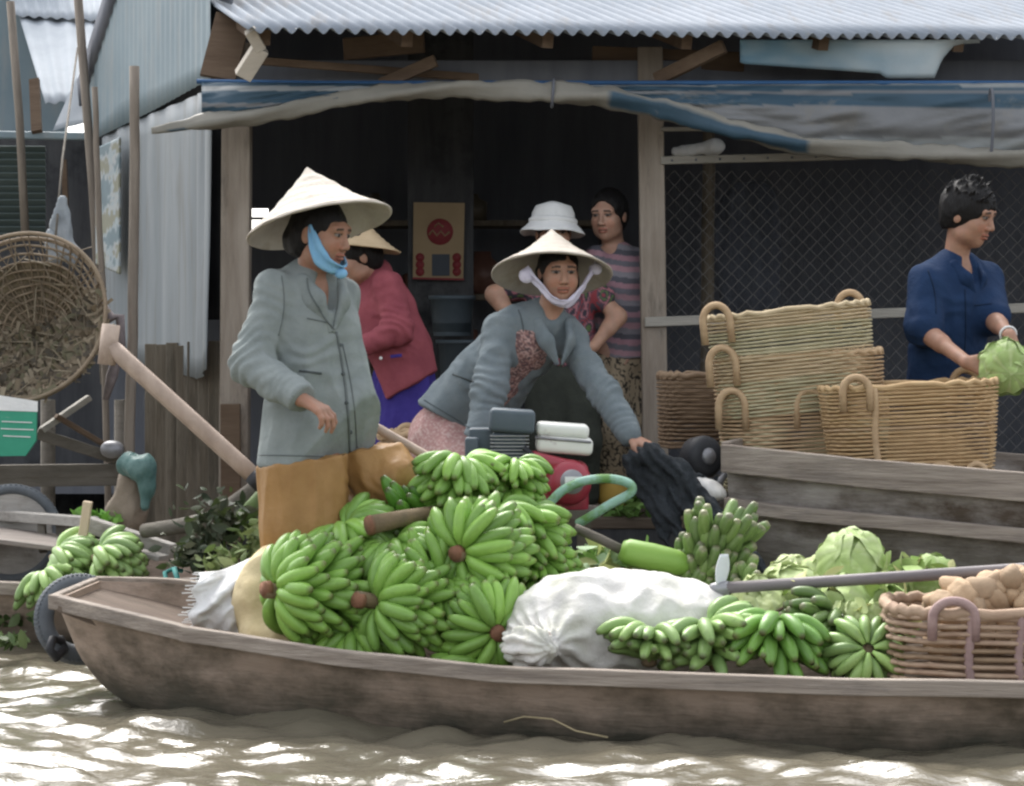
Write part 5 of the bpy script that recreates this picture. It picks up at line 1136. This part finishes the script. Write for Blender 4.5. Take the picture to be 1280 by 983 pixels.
from mathutils.bvhtree import BVHTree
def skin_on(o, pix, lift=.003):
    """points on a garment's surface, for seams and buttons stitched to it"""
    off = ORG[o.name]; me = o.data; bv = BVHTree.FromPolygons([v.co + off for v in me.vertices], [tuple(f.vertices) for f in me.polygons]); out = []
    for (px, py) in pix:
        d = (P(px, py, 5) - Vector((0, 0, EYE))).normalized(); h = bv.ray_cast(Vector((0, 0, EYE)), d)
        if h[0]: out.append(h[0] + h[1] * lift * (1 if h[1].dot(d) < 0 else -1))
    return out
def seam(root, o, a, c, r, mat, name='seam', bow=0, n=26):
    pix = [(a[0] + (c[0] - a[0]) * t + bow * math.sin(math.pi * t), a[1] + (c[1] - a[1]) * t) for t in np.linspace(0, 1, n)]; pts = skin_on(o, pix, r * .3)
    if len(pts) > 2: b = MB(); b.tube(pts, r, 6); return b.build(name, mat, root)
def button(root, o, px, py, mat, r=.007):
    for p in skin_on(o, [(px, py)], .003): b = MB(); b.ball(p, (r, r * .7, r), 10, 6); b.build('button', mat, root)
# --- the standing woman in grey, at the front boat
Y = 7.45
J = dict(head=P(401, 294, 7.40), N=P(390, 345, 7.46), C=P(386, 405, 7.46), W=P(392, 475, 7.47), P=P(392, 545, 7.47), SA=P(334, 356, 7.36), SB=P(430, 362, 7.58),
         EA=P(314, 456, 7.30), WA=P(376, 499, 7.16), EB=P(432, 452, 7.74), WB=P(436, 520, 7.74), HA=P(374, 560, 7.42), KA=P(380, 672, 7.38), AA=P(383, 815, 7.45), HB=P(428, 570, 7.62), KB=P(482, 604, 7.53), AB=P(452, 705, 7.66))
slope(J)
w1 = thing('person', 'standing woman in grey jacket, brown trousers and large conical hat with blue chin cloth', 'person', Vector((P(390, 500, 7.46).x, 7.46, .05)), 'people at the floating market')
m, T = body(w1, J, (.90, -.42, -.18), (.33, .175, .115), [(J['WA'], (.86, -.30, -.42), (.25, .1, -1), 1, .75, 1.0)], 1.0)
hair(w1, T, m, 1.0, grow=.004, extra=lambda S, T: S.ell(T(0, -.095, -.03), (.045, .04, .05), m, .03))
G1 = cloth('grey_cotton', (.182, .207, .202), (.232, .258, .251)); sh = (J['SB'] - J['SA']).normalized(); fw = Vector((.62, -.78, 0))
S = SDF(); S.cone(P(388, 395, 7.47), P(390, 450, 7.47), .152, .152, .04, flat=.80, n=fw).cone(P(390, 450, 7.47), P(396, 600, 7.47), .152, .212, .05, flat=.80, n=fw).cone(P(390, 350, 7.47), P(388, 395, 7.47), .09, .152, .05, flat=.78, n=fw)
S.cone(P(426, 425, 7.47), P(474, 615, 7.42), .06, .115, .06, flat=.85, n=fw)
traps(S, J, .06, .058); S.chain([J['SA'], J['EA'], J['WA']], [.060, .060, .052], .035).chain([J['SB'], J['EB'], J['WB']], [.055, .055, .045], .04)
S.plane(P(400, 577, 7.46), (.06, 0, -1)).plane(P(470, 562, 7.46), (.42, 0, -.9)).ell(J['N'] + fw * .10 - UP * .035, (.048, .05, .085), frame(fw), .01, -1).plane(J['WA'].lerp(J['EA'], -.02), (J['WA'] - J['EA'])).cone(P(437, 600, 7.28), P(430, 500, 7.30), .022, .004, .008, op=-1)
jk1 = sdf_obj('jacket', S, G1, w1, .0058, wrinkle=.011, wsc=9, wst=(1, 1, .45), folds=efolds(J, 'A') + [(P(420, 440, 7.3), (.2, 0, -1), .13, .06, .004), (P(350, 470, 7.3), (-.3, 0, -1), .12, .07, .004)])
def collar(root, N, f, mat, drop=.14, w_=.03, spread=.062, nm='collar', rise=.015):
    f = Vector(f).normalized(); s = f.cross(UP)
    S = SDF(); b_ = N - f * .055 + UP * (rise + .01)
    for k in (-1, 1):
        p = [b_, N + s * k * spread * .8 - f * .02 + UP * rise, N + s * k * spread + f * .055 - UP * .02, N + s * k * spread * .75 + f * .105 - UP * .07, N + s * k * .012 + f * .115 - UP * drop]
        S.chain(p, [w_ * .6, w_ * .75, w_ * 1.0, w_ * 1.05, w_ * .35], .012, flat=.5, n=f + s * k * .9)
    return sdf_obj(nm, S, mat, root, .005, wrinkle=.002, wsc=14, it=1)
cl1 = collar(w1, J['N'] + Vector((0, 0, -.012)), fw, cloth('grey_collar', (.170, .194, .190), (.218, .243, .236)), .17, .036, .078)
b = MB(); fwp = lambda px, py: P(px, py, 7.3)
TR1 = cloth('brown_satin', (.255, .138, .048), (.325, .185, .07), rough=.5, bump=.25)
S = SDF(); S.chain([P(376, 545, 7.42), P(382, 660, 7.39), P(384, 800, 7.46)], [.150, .143, .132], .03, flat=.85, n=(0, 1, 0)).chain([P(430, 545, 7.62), P(485, 602, 7.52), P(452, 690, 7.66)], [.14, .112, .10], .010)
S.plane(P(384, 810, 7.46), (0, 0, -1)).plane(P(400, 571, 7.46), (-.15, 0, 1))
sdf_obj('trousers', S, TR1, w1, .006, wrinkle=.009, wsc=8, wst=(1.7, 1.7, .22), folds=[(P(440, 600, 7.5), (.8, 0, .5), .12, .05, .004)])
m4, hat1 = conical_hat(w1, P(399, 281, 7.42), (-.23, .20, 1), .242, .20, HAT)
CY1 = M('blue_cloth', (.16, .36, .56), (.22, .43, .62), 14, rough=.8, bump=.3)
T1 = T; ctr = T1(0, 0, -.02)
ribbon('chin_cloth', [T1(.078, .0, .03), T1(.078, .03, -.03), T1(.062, .055, -.075), T1(.03, .085, -.10), T1(-.02, .088, -.10), T1(-.06, .055, -.075), T1(-.078, .025, -.03), T1(-.078, 0, .03)], [.012, .04, .055, .052, .05, .045, .035, .012], CY1, w1, lambda p: p - ctr)
b = MB(); b.ball(T1(.0, .098, -.112), (.022, .016, .018), 10, 6); b.build('chin_knot', CY1, w1)
DKL = cloth('dark_seam', (.06, .07, .07), (.08, .09, .09))
SM1 = cloth('grey_seam', (.105, .12, .118), (.13, .145, .142))
seam(w1, jk1, (420, 415), (437, 566), .0045, SM1, 'placket', 4); seam(w1, jk1, (428, 430), (446, 560), .0025, SM1, 'placket_stitch', 4); seam(w1, jk1, (352, 345), (348, 420), .002, SM1, 'armhole_seam', 5); seam(w1, jk1, (322, 569), (432, 571), .0022, SM1, 'hem_stitch')
seam(w1, jk1, (374, 464), (402, 467), .004, DKL, 'pocket_slit'); seam(w1, jk1, (384, 398), (412, 404), .0025, SM1, 'breast_pocket')
seam(w1, cl1, (384, 348), (398, 384), .003, SM1, 'lapel_edge', -4); seam(w1, cl1, (398, 384), (418, 412), .003, SM1, 'lapel_edge', -2)
for k in range(4): button(w1, jk1, 424 + k * 4.5, 432 + k * 36, DKL)

# --- the crouching woman in the middle boat
J = dict(head=P(698, 343, 8.66), N=P(684, 390, 8.74), C=P(655, 425, 8.78), W=P(612, 478, 8.85), P=P(572, 535, 8.90), SA=P(622, 404, 8.68), SB=P(716, 416, 8.80),
         EA=P(610, 487, 8.58), WA=P(596, 556, 8.50), EB=P(756, 494, 8.64), WB=P(788, 545, 8.52), HA=P(556, 555, 8.86), KA=P(600, 635, 8.58), AA=P(560, 735, 8.80), HB=P(592, 560, 8.97), KB=P(655, 640, 8.75), AB=P(620, 740, 8.90))
slope(J)
w2 = thing('person', 'woman leaning forward in dark grey jacket and conical hat, looking at the viewer', 'person', Vector((P(600, 700, 8.8).x, 8.8, .04)), 'people at the floating market')
m, T = body(w2, J, (.22, -.97, -.06), (.37, .205, .14), [(J['WB'] - Vector((.005, 0, .0)), (.80, -.35, -.42), (-.25, .35, -1), -1, .55, .98), (J['WA'], (.2, -.3, -1), (.6, .5, 0), 1, .5, .95)], .98)
hair(w2, T, m, .98, grow=.005, extra=lambda S, T: S.cone(T(-.07, -.03, .01), T(-.075, .01, -.06), .016, .010, .02).cone(T(.07, -.03, .01), T(.075, .01, -.05), .014, .008, .02))
G2 = cloth('dark_grey_cotton', (.125, .152, .165), (.165, .192, .203)); fw = Vector((.45, -.80, -.40)).normalized()
S = SDF(); S.chain([P(682, 402, 8.76), P(655, 425, 8.78), P(612, 476, 8.85), P(552, 540, 8.90)], [.09, .145, .150, .165], .05, flat=.85, n=fw)
traps(S, J, .055, .056); S.chain([J['SA'], J['EA'], J['WA']], [.062, .062, .054], .05).chain([J['SB'], J['EB'], J['WB']], [.060, .055, .043], .05)
S.plane(P(556, 522, 8.9), (-.52, 0, -.85)).cone(P(700, 428, 8.60), P(655, 520, 8.64), .024, .034, .012, op=-1).ell(J['N'] + Vector((.03, -.1, 0)), (.05, .06, .05), None, .01, -1).plane(J['WB'].lerp(J['EB'], .02), (J['WB'] - J['EB']))
S.chain([J['EB'].lerp(J['WB'], .5), J['EB'].lerp(J['WB'], .97)], [.05, .042], .01)
jk2 = sdf_obj('jacket', S, G2, w2, .006, wrinkle=.011, wsc=9, wst=(1, 1, .6), folds=efolds(J, 'A') + efolds(J, 'B', .005) + [(P(600, 470, 8.7), (.6, 0, .7), .14, .07, .004)])
collar(w2, J['N'] + Vector((0, .0, -.02)), (.40, -.88, -.25), G2, .15, .032, .072)
flor = lambda cs, sc: (lambda V: np.array([cs[int(abs(noise.noise((p[0] * sc, p[1] * sc, p[2] * sc))) * 9 + abs(noise.noise((p[0] * sc * .7 + 9, p[1] * sc, p[2] * sc * .7))) * 5) % len(cs)] for p in V]))
PRT = cloth('printed_cloth', (1, 1, 1), (1, 1, 1), attr=True)
S = SDF(); S.chain([P(684, 398, 8.74), P(656, 428, 8.74), P(616, 480, 8.80), P(572, 535, 8.88)], [.05, .120, .110, .085], .05, flat=.80, n=fw); S.ell(J['N'] + Vector((.03, -.1, 0.02)), (.045, .06, .05), None, .01, -1)
sdf_obj('inner_shirt', S, PRT, w2, .0075, colfn=flor([(.30, .17, .15), (.16, .09, .09), (.42, .28, .25), (.10, .07, .075)], 30))
S = SDF(); S.ell(P(562, 548, 8.9), (.165, .15, .155), None, .05).chain([J['HA'], J['KA'], J['AA']], [.125, .105, .085], .05).chain([J['HB'], J['KB'], J['AB']], [.125, .105, .085], .05)
sdf_obj('trousers', S, PRT, w2, .008, wrinkle=.008, wsc=8, colfn=flor([(.42, .26, .24), (.36, .20, .19), (.50, .36, .33), (.40, .24, .22)], 40))
m4, hat2 = conical_hat(w2, P(690, 342, 8.69), (.0, .36, 1), .232, .185, HAT, 4)
LIL = M('lilac_cloth', (.50, .47, .58), (.60, .57, .66), 14, rough=.8, bump=.3); ctr2 = T(0, 0, -.02); T2 = T
ribbon('chin_cloth', [T2(-.15, .02, .035), T2(-.12, .04, .0), T2(-.078, .055, -.055), T2(-.04, .075, -.10), T2(.0, .085, -.115), T2(.045, .075, -.095), T2(.085, .055, -.045), T2(.125, .035, .0), T2(.14, .02, .02)], [.045, .035, .04, .045, .04, .04, .035, .035, .04], LIL, w2, lambda p: p - ctr2)
b = MB(); b.ball(T2(-.145, .03, .022), (.028, .02, .022), 10, 6, None, .2); b.build('strap_knot', LIL, w2); b = MB(); b.ball(T2(.135, .03, -.005), (.03, .02, .03), 10, 6, None, .2); b.build('strap_knot', LIL, w2)

SM2 = cloth('dark_seam_cloth', (.07, .085, .092), (.09, .105, .112))
seam(w2, jk2, (566, 468), (592, 478), .004, DKL, 'pocket_slit'); seam(w2, jk2, (648, 388), (648, 440), .003, SM2, 'armhole_seam', 6); seam(w2, jk2, (530, 500), (596, 540), .0025, SM2, 'hem_stitch')
# --- the woman in the red jacket, seen from behind at the side
J = dict(head=P(448, 322, 9.80), N=P(466, 342, 9.85), C=P(482, 385, 9.85), W=P(494, 430, 9.85), P=P(500, 458, 9.87), SA=P(486, 352, 9.72), SB=P(455, 356, 9.98), EA=P(499, 412, 9.66), WA=P(452, 434, 9.66), EB=P(446, 412, 9.98), WB=P(428, 436, 9.90),
         HA=P(508, 495, 9.84), KA=P(506, 565, 9.83), AA=P(512, 690, 9.84), HB=P(500, 495, 9.93), KB=P(494, 565, 9.90), AB=P(496, 690, 9.94))
slope(J)
w3 = thing('person', 'woman in red jacket and blue skirt turned away, wearing a small conical hat', 'person', Vector((P(503, 600, 9.86).x, 9.86, .2)), 'people at the floating market')
m, T = body(w3, J, (-.92, -.2, -.34), (.33, .185, .125), [(J['WA'], (-.9, 0, -.2), (0, .5, -1), 1, .6, .95)], .98, vox=.0065)
hair(w3, T, m, .98)
RED3 = cloth('red_cotton', (.205, .050, .064), (.26, .068, .082)); BL3 = cloth('violet_blue_cloth', (.035, .026, .165), (.05, .036, .21))
S = SDF(); S.chain([P(470, 352, 9.85), P(482, 388, 9.85), P(494, 435, 9.85), P(506, 510, 9.86)], [.085, .132, .148, .185], .05, flat=.95, n=(1, 0, 0)).chain([J['SA'], J['EA'], J['WA']], [.062, .06, .046], .035).chain([J['SB'], J['EB'], J['WB']], [.06, .058, .046], .035); traps(S, J)
S.cone(P(520, 440, 9.86), P(530, 500, 9.86), .06, .08, .06).plane(P(506, 487, 9.86), (.50, 0, -.86)).plane(J['WA'], (J['WA'] - J['EA']))
S.cone(P(462, 340, 9.83), P(474, 338, 9.88), .05, .05, .03)
sdf_obj('jacket', S, RED3, w3, .0075, wrinkle=.008, wsc=9, wst=(1, 1, .5), folds=efolds(J, 'A'))
S = SDF(); S.chain([P(505, 476, 9.86), P(508, 540, 9.85), P(506, 660, 9.88)], [.135, .155, .18], .04); S.plane(P(502, 665, 9.88), (0, 0, -1))
sdf_obj('skirt', S, BL3, w3, .008, wrinkle=.014, wsc=8, wst=(1.5, 1.5, .25))
conical_hat(w3, P(457, 310, 9.79), (.10, .05, 1), .152, .105, HATT, 8)
b = MB(); c = P(488, 446, 9.66); b.beam(c, c + Vector((.05, -.01, .006)), .004, .014); b.build('pocket_trim', BL3, w3, bevel=.003)
b = MB(); b.ball(P(476, 448, 9.655), .008, 8, 6); b.build('pocket_button', MT['white'], w3)
b = MB(); b.box((P(495, 700, 9.9).x + .1, 9.9, .16), (1.5, .5, .05)); tag(b.build('wooden_landing', MT['deck'], smooth=False, bevel=.005), 'low wooden landing in front of the hut, under the red jacketed woman', 'landing')

# --- the young woman in the striped jumper, standing in the hut
J = dict(head=P(761, 270, 10.45), N=P(768, 310, 10.5), C=P(771, 348, 10.5), W=P(774, 400, 10.5), P=P(776, 440, 10.5), SA=P(742, 318, 10.42), SB=P(795, 320, 10.55), EA=P(735, 375, 10.45), WA=P(738, 430, 10.40), EB=P(797, 376, 10.52), WB=P(788, 425, 10.42),
         HA=P(766, 455, 10.48), KA=P(764, 535, 10.44), AA=P(764, 620, 10.52), HB=P(786, 455, 10.55), KB=P(784, 535, 10.5), AB=P(784, 620, 10.56))
slope(J)
w4 = thing('person', 'young bareheaded woman in striped jumper and patterned trousers standing in the hut by the post', 'person', Vector((P(776, 600, 10.5).x, 10.5, .37)), 'people at the floating market')
m, T = body(w4, J, (-.42, -.88, -.14), (.42, .25, .18), [(J['WB'], (-.08, -.1, -1), (-1, .1, 0), 1, .35, .95), (J['WA'], (.1, -.1, -1), (1, .2, 0), -1, .4, .95)], 1.0, vox=.006)
hair(w4, T, m, 1.0, extra=lambda S, T: S.chain([T(.03, -.09, .0), T(.05, -.10, -.09), T(.06, -.05, -.20)], [.05, .045, .025], .03), face=(0, .09, -.012), fr=(.064, .066, .092))
def stripes(V):
    C = np.zeros((len(V), 3)); pal = [(.34, .20, .235), (.10, .10, .12), (.22, .21, .235), (.36, .22, .25), (.15, .145, .17)]
    k = np.floor((V[:, 2] + .015 * np.sin(V[:, 0] * 14)) / .026).astype(int) % 5
    for i in range(5): C[k == i] = pal[i]
    return C
S = SDF(); S.chain([P(768, 322, 10.5), P(771, 350, 10.5), P(774, 400, 10.5), P(776, 452, 10.5)], [.085, .145, .138, .155], .04, flat=.84, n=(.4, .9, 0)).chain([J['SA'], J['EA'], J['WA']], [.052, .046, .036], .035).chain([J['SB'], J['EB'], J['WB']], [.054, .048, .037], .035); traps(S, J, .05, .045)
S.plane(P(776, 448, 10.5), (0, 0, -1)).ell(J['N'] + Vector((-.03, -.075, .02)), (.045, .05, .05), None, .01, -1)
sdf_obj('striped_jumper', S, PRT, w4, .006, wrinkle=.005, wsc=10, colfn=stripes, folds=efolds(J, 'B', .004))
S = SDF(); S.ell(P(776, 448, 10.5), (.15, .115, .12), None, .04).chain([J['HA'], J['KA'], P(764, 610, 10.52)], [.105, .09, .08], .04).chain([J['HB'], J['KB'], P(784, 610, 10.56)], [.105, .09, .08], .04)
sdf_obj('trousers', S, PRT, w4, .007, wrinkle=.008, wsc=9, wst=(1.4, 1.4, .4), colfn=lambda V: np.array([(.045, .04, .035) if abs(noise.noise((p[0] * 42, p[1] * 42, p[2] * 30))) < .10 else (.36, .29, .20) for p in V]))

# --- the woman with the white cloth hat behind the crouching woman
J = dict(head=P(692, 292, 10.30), N=P(696, 334, 10.33), C=P(700, 370, 10.33), W=P(702, 425, 10.33), P=P(702, 462, 10.33), SA=P(652, 350, 10.33), SB=P(742, 350, 10.33), EA=P(618, 368, 10.3), WA=P(655, 420, 10.25), EB=P(772, 396, 10.28), WB=P(742, 434, 10.2),
         HA=P(686, 475, 10.30), KA=P(684, 550, 10.28), AA=P(684, 622, 10.36), HB=P(720, 475, 10.30), KB=P(724, 550, 10.28), AB=P(726, 622, 10.36))
slope(J)
w5 = thing('person', 'woman in white bucket hat and floral top, hand on hip, half hidden behind another', 'person', Vector((P(702, 600, 10.33).x, 10.33, .37)), 'people at the floating market')
m, T = body(w5, J, (.1, -.98, -.1), (.38, .22, .15), [(J['WB'], (-.8, -.2, -.5), (-.2, .9, 0), -1, .5, .95), (J['WA'], (.8, -.2, -.5), (.2, .9, 0), 1, .5, .95)], 1.0, vox=.006)
hair(w5, T, m, 1.0)
S = SDF(); S.chain([P(696, 345, 10.33), P(700, 372, 10.33), P(702, 425, 10.33), P(702, 465, 10.33)], [.08, .15, .15, .165], .04, flat=.75, n=(0, 1, 0))
traps(S, J)
for a in 'AB': S.cone(J['S' + a], J['S' + a].lerp(J['E' + a], .45), .056, .062, .03)
S.plane(P(702, 458, 10.33), (0, 0, -1)).ell(J['N'] + Vector((0, -.08, .02)), (.06, .06, .06), None, .01, -1)
sdf_obj('floral_top', S, PRT, w5, .0075, wrinkle=.006, wsc=10, colfn=flor([(.06, .05, .065), (.26, .05, .06), (.09, .07, .09), (.36, .15, .17), (.05, .045, .06), (.10, .15, .06)], 13))
S = SDF(); S.ell(P(702, 468, 10.33), (.165, .12, .12), None, .04).chain([J['HA'], J['KA'], P(684, 615, 10.36)], [.11, .095, .085], .04).chain([J['HB'], J['KB'], P(726, 615, 10.36)], [.11, .095, .085], .04)
sdf_obj('trousers', S, cloth('dark_olive', (.030, .034, .028), (.045, .05, .04)), w5, .008, wrinkle=.009, wsc=8, wst=(1.4, 1.4, .4))
hm = Matrix.Translation(P(691, 283, 10.29)) @ zframe((.04, .10, 1)).to_4x4(); b = MB()
b.lathe([(.001, .108), (.05, .106), (.085, .092), (.098, .06), (.104, .018), (.108, .012), (.140, -.022), (.150, -.034), (.146, -.037), (.104, .004), (.09, .06), (.001, .098)], 48, hm)
b.v = [(q[0], q[1], q[2] + .012 * noise.noise((q[0] * 11, q[1] * 11, 2))) for q in b.v]
bh = b.build('bucket_hat', MT['white'], w5); b = MB(); b.tube([hm @ Vector((.1055 * math.cos(a), .1055 * math.sin(a), .022)) for a in np.linspace(0, 6.283, 40)[:-1]], .008, 6, True, 1.6); b.build('hat_band', MT['white'], bh)

# --- the young man in navy at the baskets
J = dict(head=P(1211, 270, 9.0), N=P(1194, 325, 9.06), C=P(1190, 372, 9.06), W=P(1184, 432, 9.07), P=P(1180, 482, 9.08), SA=P(1150, 345, 8.95), SB=P(1238, 343, 9.17), EA=P(1156, 414, 8.88), WA=P(1208, 453, 8.64), EB=P(1240, 398, 9.00), WB=P(1262, 420, 8.74),
         HA=P(1166, 500, 9.02), KA=P(1166, 610, 8.98), AA=P(1166, 730, 9.02), HB=P(1196, 500, 9.12), KB=P(1196, 610, 9.08), AB=P(1196, 730, 9.12))
slope(J)
w6 = thing('person', 'young man in navy shirt leaning over the baskets with a cabbage in his hands', 'person', Vector((P(1180, 700, 9.07).x, 9.07, .14)), 'people at the floating market')
m, T = body(w6, J, (.78, -.55, -.28), (.36, .20, .135), [(J['WA'], (.84, -.3, -.30), (.3, .8, -.3), 1, .35, 1.05), (J['WB'], (.25, -.35, -.85), (-.3, .6, -.3), -1, .35, 1.05)], 1.06)
def spikes(S, T):
    rd = random.Random(4)
    for i in range(150):
        a = rd.uniform(0, 6.28); e = rd.uniform(.25, 1.55); d = Vector((math.cos(a) * math.cos(e) * .078, -.012 + math.sin(a) * math.cos(e) * .098, .034 + math.sin(e) * .088)); o = Vector((d.x * .5, d.y * .25 + .015, d.z * .5)).normalized()
        S.cone(T(*d), T(*(d + o * rd.uniform(.014, .040))), .009, .0025, .005)
hair(w6, T, m, 1.06, extra=spikes, face=(0, .088, -.045), fr=(.068, .064, .09), grow=.016, wr=.003, vox=.0042, cut=lambda S, T: S.ell(T(0, .0, -.10), (.10, .10, .055), m, .01, -1))
NV = cloth('navy_cotton', (.008, .023, .062), (.012, .032, .082)); fw = Vector((.60, -.80, 0))
S = SDF(); S.chain([P(1194, 340, 9.06), P(1190, 375, 9.06), P(1184, 432, 9.07), P(1178, 520, 9.08)], [.09, .175, .165, .185], .05, flat=.70, n=fw)
traps(S, J, .06, .058)
S.chain([J['SA'], J['SA'].lerp(J['EA'], .92)], [.062, .080], .05).chain([J['SB'], J['SB'].lerp(J['EB'], .95)], [.062, .078], .05)
S.plane(P(1178, 515, 9.08), (0, 0, -1)).ell(J['N'] + fw * .10 - UP * .02, (.045, .05, .085), frame(fw), .01, -1)
jk6 = sdf_obj('shirt', S, NV, w6, .0065, wrinkle=.010, wsc=7, wst=(1, 1, .5), folds=[(P(1175, 420, 8.9), (.3, 0, 1), .14, .07, .004)])
SM6 = cloth('navy_seam', (.005, .014, .036), (.008, .02, .05)); seam(w6, jk6, (1206, 362), (1204, 462), .003, SM6, 'placket', 2); seam(w6, jk6, (1218, 382), (1240, 380), .0028, SM6, 'pocket_edge'); seam(w6, jk6, (1160, 338), (1170, 392), .0028, SM6, 'armhole_seam', 3)
collar(w6, J['N'] + Vector((0, 0, -.01)), fw, NV, .13, .026, .07)
S = SDF(); S.chain([J['HA'], J['KA'], J['AA']], [.12, .09, .075], .03).chain([J['HB'], J['KB'], J['AB']], [.12, .09, .075], .03).ell(J['P'], (.16, .13, .12), None, .04)
sdf_obj('trousers', S, cloth('dark_trousers', (.03, .03, .035), (.045, .045, .05)), w6, .009)
b = MB(); c = J['WB'].lerp(J['EB'], .08); mm = zframe(J['WB'] - J['EB']); b.tube([c + mm @ Vector((.031 * math.cos(a), .031 * math.sin(a), 0)) for a in np.linspace(0, 6.283, 20)[:-1]], .005, 6, True); b.build('bracelet', MT['white'], w6)
cabbage('bright green cabbage held by the young man in navy', P(1256, 461, 8.60), .098, 21, .15, .5, None)
